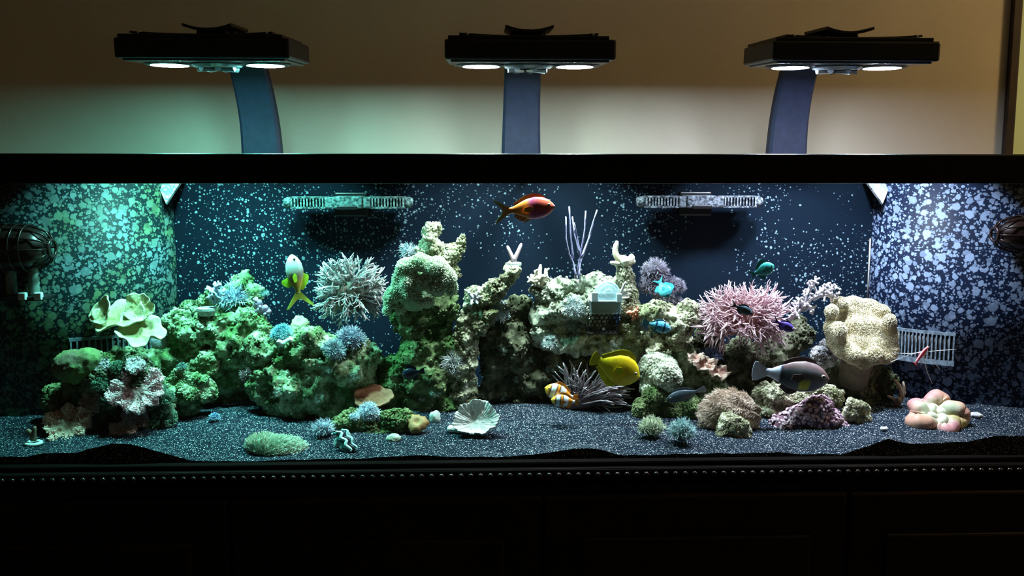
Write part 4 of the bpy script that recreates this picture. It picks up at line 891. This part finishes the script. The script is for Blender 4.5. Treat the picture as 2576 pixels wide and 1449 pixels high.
V_ = V_+0.0012*np.sin(np.arange(len(V_))//16*0.9)[:,None]*np.array((0,0,1)); obj('outer_fold', V_ @ Mx.T + ce, F_, FL, t, cols=cc)
bb = np.linspace(0, 2*math.pi, 121); rad = R*(0.30+0.10*np.cos(4*bb)); pth = np.stack([rad*np.cos(bb), 0.75*rad*np.sin(bb)-0.05*R, 0.16*R+0.05*R*np.sin(4*bb)], 1)
V_, F_ = tube(pth, R*0.15, 14, False); cc = np.tile((0.62,0.52,0.38),(len(V_),1)); hi = np.clip((V_[:,2]/R-0.12)/0.2,0,1); cc = cc*(1-hi)[:,None]+np.array((0.66,0.70,0.52))*hi[:,None]; obj('inner_fold', V_ @ Mx.T + ce, F_, FL, t, cols=cc)
V_ = ICO3[0]*np.array((0.66,0.5,0.20))*R; obj('floor_flesh', V_ @ Mx.T + ce, ICO3[1], FL, t, cols=np.tile((0.50,0.56,0.40),(len(V_),1)))

# small brown brain coral and flat shell on the sand
def brainlet(label, px, py, R, col, col2, seed, Y=None, d=(0,-0.7,0.72)):
    p = on_sand(px, py+R*0.9); Y = Y if Y else p[1]; s = mpp(Y); C = at(px, py, Y)
    Mx = np.array(frame_to(d)); V = ICO3[0].copy(); a = np.arctan2(V[:,1], V[:,0]); rad = np.hypot(V[:,0], V[:,1])
    V[:,2] = V[:,2]*0.55 - 0.55*np.clip(1-rad/0.45,0,1)*(V[:,2] > 0)*0.8; V = V*(1+0.09*np.sin(a*9+seed)*rad)[:,None]*(1+0.10*np.sin(a*3+seed)*rad)[:,None]
    V2 = (V*R*s) @ Mx.T + C
    props(obj('brain_coral', V2, ICO3[1], M('brainlet_%d' % seed, (1,1,1), vcol=True, rough=0.6, bump=0.5, bscale=300), origin=C-(0,0,R*s*0.8), cols=lerp(col, col2, np.clip(1-rad,0,1))), label, 'coral', 'small round brain corals')
brainlet('golden brown brain coral button on the sand', 1050, 1066, 27, (0.36,0.20,0.07), (0.46,0.30,0.12), 1)
Yp = surf(755,815)[0][1]
brainlet('tan open-brain coral perched behind the teal bushy coral', 754, 814, 23, (0.52,0.38,0.22), (0.60,0.46,0.30), 2, Y=Yp)
p = on_sand(990,1108); s = mpp(p[1]); V = ICO3[0]*np.array((20,9,12))*s; V = V @ np.array(Matrix.Rotation(-0.5,3,'X')).T; V += (0.0012*np.sin(ICO3[0][:,0]*22))[:,None]*np.array((0,-0.3,1))
props(obj('flat_shell', V+at(990,1103,p[1]), ICO3[1], M('shell_olive', (0.34,0.42,0.32), (0.56,0.62,0.48), 120, 0.6, 0.4), origin=p), 'flat oval greenish shell on the sand', 'shell')

# small staghorns
stag('pink forked finger coral standing on its plug', (1293,655), [(1276,618),(1312,612)], 5.5, (0.60,0.42,0.46), (0.86,0.72,0.76), Y=0.27)
plug('grey cement plug on the tip of the slanting rock arm', 1293, 664, 19, 14, 0.27)
stag('cream cluster of stubby coral fingers on the rock heap', (1358,718), [(1335,690,0,7),(1345,680,-0.005,7),(1360,665,0,6),(1372,675,0,6),(1378,692,0,7),(1350,695,-0.012,8),(1366,692,-0.012,8),(1330,702,-0.004,6)], 7, (0.56,0.46,0.34), (0.86,0.80,0.64), knobs=4, seed=2)
stag('pale yellow staghorn coral with one tall finger on the rock post', (1572,662), [(1553,606,0,9),(1588,640,0,11),(1535,660,-0.006,7),(1545,645,0,6),(1598,655,0,9),(1578,650,-0.012,12),(1565,660,-0.012,11)], 9, (0.66,0.60,0.36), (0.92,0.90,0.70), Y=0.265, seed=3)
stag('white spiky coral on the top of the slanting arm bend', (1192,752), [(1168,728),(1178,735,-0.01),(1205,730),(1214,745,-0.01),(1186,768,-0.012),(1202,765,-0.012),(1190,738,-0.015)], 3.6, (0.66,0.70,0.74), (0.92,0.95,0.98), seed=4, knobs=3)
stag('purple knobbed coral on the right of the left ledge', (660,785), [(640,760,0,10),(655,755,-0.006,10),(668,768,-0.006,10),(682,782,0,9),(645,778,-0.008,9)], 10, (0.22,0.15,0.24), (0.42,0.30,0.44), seed=5, knobs=2)
stag('orange crusty coral beside the acrylic trap', (1596,790), [(1580,775),(1590,765),(1605,768),(1615,782),(1612,795),(1598,802,-0.006),(1584,795,-0.006),(1578,785,-0.008),(1600,780,-0.014),(1592,785,-0.014)], 5, (0.66,0.18,0.10), (0.95,0.40,0.26), seed=6, knobs=5, name='crusty_coral')
stag('white five-fingered coral beside the post', (1558,745), [(1574,708,-0.01,4),(1588,728,-0.01,3.5),(1588,738,-0.01,3.5),(1582,748,-0.012,3.5),(1568,762,-0.01,3)], 4, (0.62,0.56,0.50), (0.90,0.84,0.78), Y=0.235, seed=7)
stag('brown club-tipped branching coral behind the folded brain coral', (2255,1020), [(2250,955,0,6),(2272,960,0,5),(2232,996,0,5),(2268,985,0,6),(2258,1000,-0.006,6),(2278,985,0.004,5)], 6, (0.16,0.10,0.06), (0.52,0.42,0.30), Y=on_sand(2256,1022)[1], seed=8)
stag('lone brown stalk coral planted in a white ring', (85,1108), [(68,1080,0,7),(88,1072,0,6)], 4, (0.12,0.07,0.05), (0.26,0.17,0.12), Y=on_sand(85,1118)[1], seed=9)
p = on_sand(85,1118); s = mpp(p[1]); V, F = tube([p+np.array((17*s*math.cos(a), 17*s*math.sin(a), 3*s)) for a in np.linspace(0,2*math.pi,25)], 5*s, 8, False)
props(obj('ring_base', V, F, M('ring_white', (0.55,0.72,0.66), (0.68,0.82,0.76)), origin=p), 'white ring base in the sand at the bottom left', 'frag plug')
stag('blue acropora spray on a white saucer plug', (545,760), [(520,720,0,6),(540,708,0,6),(556,712,-0.006,6),(525,740,-0.008,6),(565,730,0,6),(535,735,-0.012,7)], 6, (0.30,0.36,0.52), (0.66,0.74,0.90), Y=0.275, seed=10, knobs=12)
plug('white saucer plug with dark stalk under the blue acropora', 520, 778, 24, 16, 0.275)
stag('dark stalk of the saucer plug', (518,800), [(520,778,0,20)], 22, (0.05,0.05,0.03), (0.10,0.10,0.06), Y=0.285, name='rock_stalk')
stag('white saucer-shaped coral tip under the teal bushy coral', (715,866), [(735,852,-0.01,9),(700,856,-0.01,8)], 10, (0.70,0.74,0.72), (0.92,0.95,0.93), seed=11)
# purple gorgonian whip
Y = 0.285; s = mpp(Y); p = surf(1455,712)[0]; Y = p[1]; t = thing('gorgonian', 'thin purple whip gorgonian with upright forked rods', 'coral', at(1456,702,Y))
for pts in [[(1450,702),(1442,660),(1432,640),(1424,600),(1424,545)],[(1442,650),(1436,600),(1432,520)],[(1452,690),(1460,640),(1470,590),(1474,530)],[(1458,640),(1445,590),(1440,545)],[(1456,702),(1460,660),(1478,610),(1492,560),(1502,528)],[(1462,650),(1485,590),(1492,560)],[(1460,640),(1452,600),(1444,560)]]:
    P = np.array([at(a,b,Y+0.006*math.sin(a)) for a,b in pts]); u = np.linspace(0,1,len(P)); uu = np.linspace(0,1,9); P = np.stack([np.interp(uu,u,P[:,k]) for k in range(3)],1)
    mb = MB(); mb.tube(P, 2.7*s*(1-0.35*uu), 6); rng = np.random.default_rng(int(pts[0][0]))
    V_, F_, _ = mb.arr(); V_ = V_+0.0006*np.stack([fbm(V_*300,k,2) for k in range(3)],1)
    obj('rod', V_, F_, M('gorgonian_skin', (0.22,0.20,0.36), (0.40,0.38,0.58), 300, 0.8), t)
# bubble-tip anemone with long tentacles
p = on_sand(1440,1035); Y = p[1]+0.02; s = mpp(Y); t = thing('anemone', 'purple-grey anemone with long streaming tentacles hosting the clownfish', 'anemone', at(1440,1030,Y))
V, F, N = blob([(at(1460,1005,Y+0.01), np.array((44,30,26))*s), (at(1430,1015,Y+0.01), np.array((30,26,18))*s)], 0.004, 2)
obj('foot', V, F, M('anemone_foot', (0.12,0.08,0.09), (0.20,0.14,0.15)), t); bvh_add(V, F)
tm = M('tentacle_skin', (1,1,1), vcol=True, rough=0.4, scale=60); tv = []
for k in range(10):
    rng = np.random.default_rng(900+k); u = np.linspace(0,1,9); b = rng.normal(0,0.26,2); w_ = rng.uniform(1,4)
    pts = np.stack([b[0]*u**2+0.04*np.sin(u*6+w_), b[1]*u**2+0.04*np.cos(u*5+w_)-0.04*math.cos(w_), u],1); mb = MB()
    mb.tube(pts, 0.017*(1-0.15*u)*np.where(u>0.97,0.8,1), 6, lerp((0.22,0.15,0.18),(0.62,0.54,0.58),u**2)); V_, F_, C_ = mb.arr(); tv.append(mesh_of(V_, F_, tm, C_, True, 'tentacle'))
rng = np.random.default_rng(77); off = wloc(t)
for k in range(260):
    a = rng.uniform(0,1); b = rng.uniform(0,1)
    st = at(1425+70*a, 1012-22*rng.random()-10*a+14*b, Y+rng.uniform(-0.01,0.03)); tx = rng.uniform(0,1)
    tipx, tipy = [(1400+190*tx, 918+30*tx+rng.uniform(-6,50)), (1530+46*rng.random(), 945+75*rng.random())][int(rng.random() < 0.45)]
    en = at(tipx, tipy, Y+rng.uniform(-0.035,0.03)); L = np.linalg.norm(en-st); link('tentacle', tv[k%10], t, TRS(st-off, (en-st)/L, L if L > 0 else 0.01, rng.uniform(0,6.28)))
# clam
p = on_sand(860,1128); Y = p[1]; s = mpp(Y); t = thing('giant_clam', 'small clam with wavy teal and black striped mantle on the sand', 'clam', p)
rm = np.array(Matrix.Rotation(0.55,3,'Y')); C = at(862,1110,Y+0.012)
V = ICO3[0]*np.array((20,16,30))*s; V = V*(1+0.07*np.sin(np.arctan2(ICO3[0][:,1],ICO3[0][:,0])*8))[:,None]
obj('shell', V @ rm.T + C, ICO3[1], M('clam_shell', (0.26,0.40,0.38), (0.46,0.62,0.58), 60, 0.7), t)
pts = [(845,1086),(862,1088),(856,1102),(873,1108),(868,1120),(884,1130),(882,1136)]
for (dx, dy, rr, c, nm) in [(0,0,5.0,(0.62,0.95,0.92),'mantle_edge'),(7,-2,5.5,(0.01,0.02,0.03),'mantle_stripe'),(14,-5,4.5,(0.40,0.75,0.75),'mantle_edge'),(-7,4,5.0,(0.03,0.20,0.20),'mantle_stripe'),(-12,6,3.5,(0.50,0.80,0.78),'mantle_edge')]:
    P = np.array([at(a+dx, b+dy, Y-0.002-0.00035*(b-1086)+0.0003*abs(dx)) for a, b in pts]); u = np.linspace(0,1,len(P)); uu = np.linspace(0,1,26); P = np.stack([np.interp(uu,u,P[:,k]) for k in range(3)],1)
    P[1:-1] = (P[:-2]+P[1:-1]+P[2:])/3; V_, F_ = tube(P, rr*s*np.sin(np.clip(uu,0.06,0.94)*3.14)**0.4, 7); obj(nm, V_, F_, M('clam_%d' % int(1000*sum(c)), c, None, rough=0.4), t)
# snail shells and stones on the right sand
p = on_sand(2222,1084); s = mpp(p[1]); pts = [p+np.array((8*s*(1-u)*math.cos(u*14)+u*8*s, 3*s*(1-u)*math.sin(u*14), 5*s+u*2*s)) for u in np.linspace(0,1,24)]
props(obj('snail_shell', *tube(pts, np.linspace(6,1.5,24)*s, 8), M('shell_white', (0.62,0.66,0.72), (0.85,0.88,0.92)), origin=p), 'tiny white snail shell on the right sand', 'shell')
p = on_sand(2455,1048); s = mpp(p[1]); V, F, N = blob([(p+np.array((0,0,4*s)), np.array((18,12,8))*s)], 0.002, 1); V = V+N*(0.0015*fbm(V*160,2,2))[:,None]
props(obj('shell_fragment', V, F, M('shell_grey', (0.40,0.42,0.46), (0.80,0.82,0.85), 160, 0.7, 0.5), origin=p), 'grey and white shell fragment right of the folded brain coral', 'shell')
p = on_sand(1095,1062); s = mpp(p[1]); V, F, N = blob([(p+np.array((0,0,12*s)), np.array((16,14,18))*s)], 0.0025, 1); V = V+N*(0.002*fbm(V*130,5,2))[:,None]
props(obj('turban_shell', V, F, M('shell_mossy', (0.34,0.40,0.34), (0.66,0.70,0.64), 160, 0.8, 0.5), origin=p), 'grey turban shell against the golden brain coral button', 'shell')
# clear acrylic trap with black mesh basket
Y = 0.225; s = mpp(Y); t = thing('fish_trap', 'clear acrylic box with domed lid and black mesh basket', 'fish trap', at(1520,830,Y))
ACR = bpy.data.materials.new('acrylic'); ACR.use_nodes = True; nt = ACR.node_tree; b = nt.nodes['Principled BSDF']; b.inputs['Base Color'].default_value = (0.45,0.66,0.70,1); b.inputs['Alpha'].default_value = 0.45; b.inputs['Roughness'].default_value = 0.15; b.inputs['Specular IOR Level'].default_value = 0.6
def wbox(n, a, b_, c, d, y0, y1, mat, bev=0.001): 
    p0, p1 = at(a, d, Y), at(b_, c, Y); return part(n, MB().box(p0[0], p1[0], Y+y0, Y+y1, p0[2], p1[2]), mat, t, bevel=bev)
wbox('wall_pane', 1486, 1562, 758, 790, -0.003, 0.0, ACR); wbox('wall_pane', 1486, 1562, 758, 790, 0.045, 0.048, ACR)
wbox('wall_pane', 1486, 1490, 758, 790, 0.0, 0.045, ACR); wbox('wall_pane', 1558, 1562, 758, 790, 0.0, 0.045, ACR)
wbox('clip', 1488, 1504, 735, 758, -0.007, 0.001, M('clip_clear', (0.62,0.82,0.84), None, rough=0.3)); wbox('clip', 1550, 1564, 738, 760, -0.007, 0.001, MATS['clip_clear'])
wbox('lid_edge', 1486, 1562, 756, 759, -0.005, 0.048, MATS['clip_clear'], 0.0005)
c = at(1528, 738, Y+0.01)
lid = part('domed_lid', MB().lathe([(32*s,-0.006),(32*s,0.004),(29*s,0.006),(24*s,0.006),(22*s,0.009),(12*s,0.010),(10*s,0.013),(2*s,0.0135)], TRS(c, (0,-1,0.12)), 30), ACR, t, smooth=False)
wbox('lid_neck', 1502, 1554, 738, 757, 0.003, 0.016, ACR)
MESHM = M('mesh_black', (0.012,0.012,0.012), None, rough=0.5)
def hexsheet(x0, x1, z0, z1, y, cell, bar, lean=0):
    mb = MB(); r = cell/math.sqrt(3); row = 0; z = z0
    while z <= z1:
        x = x0+(cell/2 if row % 2 else 0)
        while x <= x1:
            ring = [(x+rr*math.cos(math.pi/6+k*math.pi/3), y+yy-lean*(z-z0), z+rr*math.sin(math.pi/6+k*math.pi/3)) for rr, yy in ((r*1.02,0),(r-bar,0),(r-bar,0.002),(r*1.02,0.002)) for k in range(6)]
            fc = []
            for q in range(4):
                for k in range(6): k2 = (k+1)%6; q2 = (q+1)%4; fc.append((q*6+k, q*6+k2, q2*6+k2, q2*6+k))
            mb.add(ring, fc); x += cell
        z += cell*0.866; row += 1
    return mb
p0, p1 = at(1480, 838, Y), at(1554, 786, Y)
hx = hexsheet(p0[0], p1[0], p0[2], p1[2], Y, 0.0085, 0.0011); o = part('mesh_panel', hx, MESHM, t); o['kind'] = 'stuff'
hx = hexsheet(p0[0], p1[0], p0[2], p1[2], Y+0.045, 0.0085, 0.0011); o = part('mesh_panel', hx, MESHM, t); o['kind'] = 'stuff'
wbox('floor_plate', 1478, 1556, 838, 841, -0.001, 0.048, MESHM)
for (a, b_) in ((1478,1481),(1554,1557)): wbox('corner_post', a, b_, 786, 840, -0.001, 0.003, MESHM, 0)
# ================================================================== fish and shrimp
FM = M('fish_skin', (1,1,1), vcol=True, rough=0.35, scale=90, spec=0.4)
def fish(label, nose, tail, Y, deep, thick, colfn, tailfn='fork', dorsal=(0.25,0.85,0.16), anal=(0.50,0.85,0.14), fin=(0.5,0.5,0.5), tailc=None, tl=0.22, th=1.0, dY=0.0, name='fish', group='fish of the reef tank', eye=True, roll=0.0, pelvic=True, blunt=0.5, bend=0.0, cat='fish', up=None, finfn=None):
    """nose, tail: photo points of snout and tail tip; deep, thick: body depth and width as shares of length"""
    A, B = at(*nose, Y), at(*tail, Y+dY); L = np.linalg.norm(A-B); ex = (A-B)/L
    u0 = np.array(up if up is not None else (0,0,1.0)); ez = u0-ex*(u0@ex); ez /= np.linalg.norm(ez); ey = np.cross(ez, ex)
    if roll: ez, ey = ez*math.cos(roll)+ey*math.sin(roll), ey*math.cos(roll)-ez*math.sin(roll)
    Lb = 1-tl                                  # body share
    t = thing(name, label, cat, (A+B)/2, group)
    def W(p): p = np.asarray(p, float); q = p.copy(); q[:,1] = q[:,1]+bend*(q[:,0]-0.3)**2*np.sign(0.3-q[:,0]); return B + L*(q[:,0:1]*ex+q[:,1:2]*ey+q[:,2:3]*ez)
    nr, na = 26, 16; V = []; C = []
    for i in range(nr+1):
        u = i/nr; x = 1-u*Lb                  # nose at x = 1
        pr = (np.sin(np.pi*min(1,u*0.98+0.0))**blunt)*(1-0.25*u) if u < 0.6 else None
        h = np.interp(u, [0,0.04,0.12,0.25,0.42,0.60,0.78,0.92,1.0], [0.05,0.30,0.62,0.90,1.0,0.88,0.55,0.27,0.24])*deep/2
        w_ = np.interp(u, [0,0.05,0.15,0.3,0.5,0.75,1.0], [0.08,0.42,0.80,1.0,0.9,0.5,0.12])*thick/2
        for k in range(na):
            a = 2*np.pi*k/na; V.append((x, w_*np.cos(a), h*np.sin(a)*(1.0 if np.sin(a) > 0 else 0.95))); C.append(colfn(u, np.sin(a)))
    F = [(i*na+k, i*na+(k+1)%na, (i+1)*na+(k+1)%na, (i+1)*na+k) for i in range(nr) for k in range(na)]
    F += [tuple(range(na)), tuple(range(nr*na, nr*na+na))[::-1]]
    obj('body', W(V), F, FM, t, cols=np.array(C))
    def hh(u): return np.interp(u, [0,0.04,0.12,0.25,0.42,0.60,0.78,0.92,1.0], [0.05,0.30,0.62,0.90,1.0,0.88,0.55,0.27,0.24])*deep/2
    def finmesh(nm, pts, col, y=0.0, th_=0.004, lean=0.0):
        n = len(pts); V = [(p[0], y+th_+lean*abs(p[1]), p[1]) for p in pts]+[(p[0], y-th_+lean*abs(p[1]), p[1]) for p in pts]
        F = [tuple(range(n)), tuple(range(n,2*n))[::-1]]+[(k,(k+1)%n,n+(k+1)%n,n+k) for k in range(n)]
        col = np.asarray(col, float); cc = np.tile(col if col.ndim == 2 else col[None,:].repeat(n,0), (2,1)); return obj(nm, W(V), F, FM, t, cols=cc, smooth=False)
    if dorsal:
        a, b, h = dorsal; us = np.linspace(a, b, 9); lo = [(1-u*Lb, hh(u)*0.9) for u in us]; hi = [(1-(u+0.03)*Lb, hh(u)+h*(0.55+0.45*np.sin(np.pi*(k/8)**0.8))*(0.35 if k == 0 else 1)) for k, u in enumerate(us)]
        finmesh('dorsal_fin', lo+hi[::-1], fin)
    if anal:
        a, b, h = anal; us = np.linspace(a, b, 7); lo = [(1-u*Lb, -hh(u)*0.85) for u in us]; hi = [(1-(u+0.04)*Lb, -hh(u)-h*(0.5+0.5*np.sin(np.pi*k/6))*(0.3 if k == 0 else 1)) for k, u in enumerate(us)]
        finmesh('anal_fin', lo+hi[::-1], fin)
    r0 = hh(1.0); T = th*deep/2
    tp = {'fork': [(tl+0.02,r0),(tl*0.55,T*0.62),(0,T*1.05),(tl*0.10,T*0.75),(tl*0.52,T*0.22),(tl*0.58,0),(tl*0.52,-T*0.22),(tl*0.10,-T*0.75),(0,-T*1.05),(tl*0.55,-T*0.62),(tl+0.02,-r0)],
          'fan': [(tl+0.02,r0),(tl*0.4,T*0.8),(0.02,T*0.85),(0,T*0.4),(0,-T*0.4),(0.02,-T*0.85),(tl*0.4,-T*0.8),(tl+0.02,-r0)]}[tailfn]
    tc = tailc if tailc is not None else fin
    finmesh('tail_fin', tp, [tc(p) for p in tp] if callable(tc) else tc)
    for sgn in (-1, 1):
        pf = [(0.66,-0.02*deep),(0.60,0.10*deep),(0.50,0.06*deep),(0.48,-0.10*deep),(0.58,-0.16*deep)]
        finmesh('pectoral_fin', pf, np.asarray(fin)*0.9, sgn*(thick*0.47), 0.002)
        if pelvic: finmesh('pelvic_fin', [(0.64,-0.42*deep),(0.60,-0.44*deep),(0.46,-0.62*deep),(0.52,-0.45*deep)], fin, sgn*thick*0.15, 0.003)
        if eye:
            c = W([(1-0.13*Lb, sgn*thick*0.36, deep*0.10)])[0]; rr = L*min(0.028, deep*0.07)
            e = obj('eye', ICO2[0]*rr+c, ICO2[1], M('fish_eye_rim', (0.30,0.26,0.20), None, rough=0.2), t)
            obj('pupil', ICO2[0]*rr*0.7+c+ey*sgn*rr*0.5, ICO2[1], M('fish_pupil', (0.004,0.004,0.004), None, rough=0.1), e)
    return t
def band(u, stops):                            # piecewise colour along the body
    us = [s[0] for s in stops]; cs = np.array([s[1] for s in stops]); return np.array([np.interp(u, us, cs[:,k]) for k in range(3)])
OR = (1.0,0.33,0.03); PU = (0.56,0.09,0.24); RD = (0.85,0.13,0.07)
fish('orange and magenta fish with a forked yellow tail near the surface', (1396,519), (1243,533), 0.16, 0.38, 0.18,
     lambda u, v: band(u, [(0,(0.75,0.25,0.25)),(0.08,RD),(0.3,RD if v > -0.2 else PU),(0.52,PU),(0.62,OR),(1,(0.95,0.30,0.06))])*(1 if v > -0.55 else 1.0)+np.array((0.10,0.10,0.12))*max(0,-v-0.45),
     'fork', (0.15,0.86,0.055), (0.60,0.86,0.06), (0.85,0.40,0.10), tailc=lambda p: np.array((0.95,0.40,0.10))*(p[0]/0.24)+np.array((0.55,0.90,0.35))*(1-p[0]/0.24), tl=0.24, th=1.05)
fish('grey fish with yellow fins swimming upward left of the white branching coral', (733,640), (757,774), 0.20, 0.33, 0.17,
     lambda u, v: band(u, [(0,(0.72,0.70,0.56)),(0.3,(0.46,0.54,0.52)),(0.55,(0.42,0.42,0.30)),(0.75,(0.75,0.55,0.10)),(1,(0.60,0.75,0.12))]),
     'fork', (0.50,0.92,0.10), (0.55,0.80,0.14), (0.55,0.85,0.04), tailc=(0.60,0.88,0.10), tl=0.28, th=1.5, up=(1,0.2,0), bend=0.25)
fish('bright yellow disc-shaped tang in front of the anemone', (1608,951), (1488,900), 0.16, 0.62, 0.16,
     lambda u, v: band(u, [(0,(0.86,0.70,0.02)),(0.4,(0.92,0.62,0.01)),(1,(0.80,0.80,0.02))]), 'fan', (0.15,0.95,0.10), (0.40,0.95,0.10), (0.80,0.78,0.02), tl=0.14, th=0.55)
def clown(u, v):
    for a, b in ((0.20,0.36),(0.52,0.70),(0.92,1.0)):
        if a <= u <= b: return np.array((0.80,0.95,0.95))
        if a-0.025 <= u <= b+0.025: return np.array((0.03,0.02,0.02))
    return np.array((0.92,0.34,0.03) if u > 0.15 else (0.95,0.55,0.04))
fish('orange clownfish with white bands, upper of the pair in the anemone', (1370,976), (1452,1004), 0.158, 0.50, 0.26, clown, 'fan', (0.25,0.85,0.08), (0.60,0.88,0.08), (0.85,0.32,0.05), tl=0.14, th=0.7)
fish('orange clownfish with white bands, lower of the pair in the anemone', (1386,1006), (1456,1012), 0.142, 0.48, 0.26, clown, 'fan', (0.25,0.85,0.08), (0.60,0.88,0.08), (0.85,0.32,0.05), tl=0.14, th=0.7)
def tone(a, b): return lambda u, v: np.asarray(a)*(0.5+0.5*v)+np.asarray(b)*(0.5-0.5*v)
fish('teal green damselfish hovering above the pink branching coral', (1948,668), (1884,694), 0.17, 0.50, 0.18, tone((0.03,0.40,0.36),(0.10,0.55,0.48)), 'fork', fin=(0.06,0.42,0.40), th=0.8, group='blue-green damselfish')
fish('teal blue damselfish before the purple-grey curly coral', (1682,748), (1654,700), 0.20, 0.62, 0.24, tone((0.03,0.34,0.40),(0.10,0.50,0.55)), 'fork', fin=(0.05,0.36,0.40), th=0.8, up=(1,0,0.6), group='blue-green damselfish', dY=0.02)
def tri(u, v): return np.array((0.01,0.03,0.08)) if (0.30 < u < 0.38 or 0.64 < u < 0.72) else np.array((0.12,0.52,0.72))
fish('sky blue damselfish with dark bars beside the skull-shaped rock', (1688,829), (1616,811), 0.18, 0.42, 0.18, tri, 'fan', (0.25,0.85,0.05), (0.55,0.85,0.05), (0.10,0.40,0.60), th=0.8, group='blue-green damselfish')
fish('slate blue damselfish crossing the pink branching coral', (1893,790), (1838,764), 0.10, 0.36, 0.16, tone((0.05,0.11,0.14),(0.14,0.22,0.26)), 'fork', (0.25,0.85,0.06), (0.55,0.85,0.06), (0.06,0.14,0.18), th=0.9, group='blue-green damselfish')
fish('violet damselfish at the right edge of the pink branching coral', (1997,832), (1944,804), 0.11, 0.40, 0.18, tone((0.14,0.08,0.50),(0.26,0.18,0.75)), 'fork', (0.25,0.85,0.06), (0.55,0.85,0.06), (0.20,0.12,0.60), th=0.8, group='blue-green damselfish')
def bristle(u, v):
    if u > 0.74: return np.array((0.62,0.74,0.88)) if u > 0.80 else np.array((0.02,0.03,0.05))
    if 0.34 < u < 0.50 and -0.75 < v < -0.05: return np.array((0.72,0.66,0.02))
    c = band(u, [(0,(0.14,0.11,0.11)),(0.25,(0.15,0.16,0.18)),(0.5,(0.13,0.16,0.16)),(0.72,(0.05,0.08,0.09))]); return c + (np.array((0.08,0.0,-0.01)) if v > 0.6 else 0)
fish('grey fish with a yellow side spot and white tail at the right rocks', (2086,956), (1893,932), 0.14, 0.42, 0.17, bristle, 'fan', (0.18,0.72,0.05), (0.45,0.72,0.05), (0.13,0.09,0.09), tailc=(0.66,0.78,0.92), tl=0.17, th=0.70)
fish('dark slate fish in the shade above the low green stone', (1676,1006), (1776,978), 0.175, 0.30, 0.14, tone((0.05,0.08,0.10),(0.03,0.05,0.06)), 'fan', (0.2,0.9,0.05), (0.5,0.9,0.04), (0.10,0.14,0.17), th=0.6)
fish('black-blue fish hiding at the mossy pillar', (1010,945), (1068,932), 0.19, 0.50, 0.2, tone((0.012,0.02,0.05),(0.02,0.03,0.05)), 'fan', fin=(0.012,0.02,0.04), th=0.6)
# cleaner shrimp
Y = 0.20; s = mpp(Y); t = thing('cleaner_shrimp', 'red and white striped shrimp with long white feelers at the right grille', 'shrimp', at(2312,895,Y))
def tp(nm, pts, r, mat, n=6, taper=0.4):
    P = np.array([at(a, b, Y+(c[0] if c else 0)) for a, b, *c in pts]); u = np.linspace(0,1,len(P)); uu = np.linspace(0,1,12); P = np.stack([np.interp(uu,u,P[:,k]) for k in range(3)],1)
    obj(nm, *tube(P, r*s*(1-(1-taper)*uu), n), mat, t)
RED = M('shrimp_red', (0.55,0.04,0.08), (0.70,0.10,0.14), 200, 0.4); WHT = M('shrimp_white', (0.85,0.86,0.90), None, rough=0.4)
P = np.array([at(a,b,Y) for a,b in ((2335,873),(2328,880),(2321,888),(2314,897),(2308,906),(2303,914))]); obj('body', *tube(P, np.array((2.0,4.6,5.6,5.0,3.8,2.2))*s, 10), RED, t)
tp('back_stripe', [(2334,871,-0.003),(2320,885,-0.0045),(2302,912,-0.003)], 1.6, WHT, taper=0.8)
for a, b in ((2297,912),(2304,921),(2309,918)): tp('tail_fan_blade', [(2303,914),(a,b)], 2.6, RED)
tp('rostrum', [(2328,880),(2338,872)], 1.5, WHT)
for pts in ([(2322,884),(2290,892),(2262,902),(2240,911)],[(2322,886),(2290,890),(2250,888)],[(2325,886),(2360,882),(2405,879)],[(2325,886),(2327,915),(2332,935),(2345,965)],[(2326,888),(2345,905),(2365,930)]): tp('feeler', pts, 1.3, WHT, 5, 0.35)
for k in range(4): tp('leg', [(2320-3*k,890+4*k),(2326-3*k,900+4*k,-0.004),(2325-3*k,910+4*k,-0.001)], 0.8, WHT, 5)
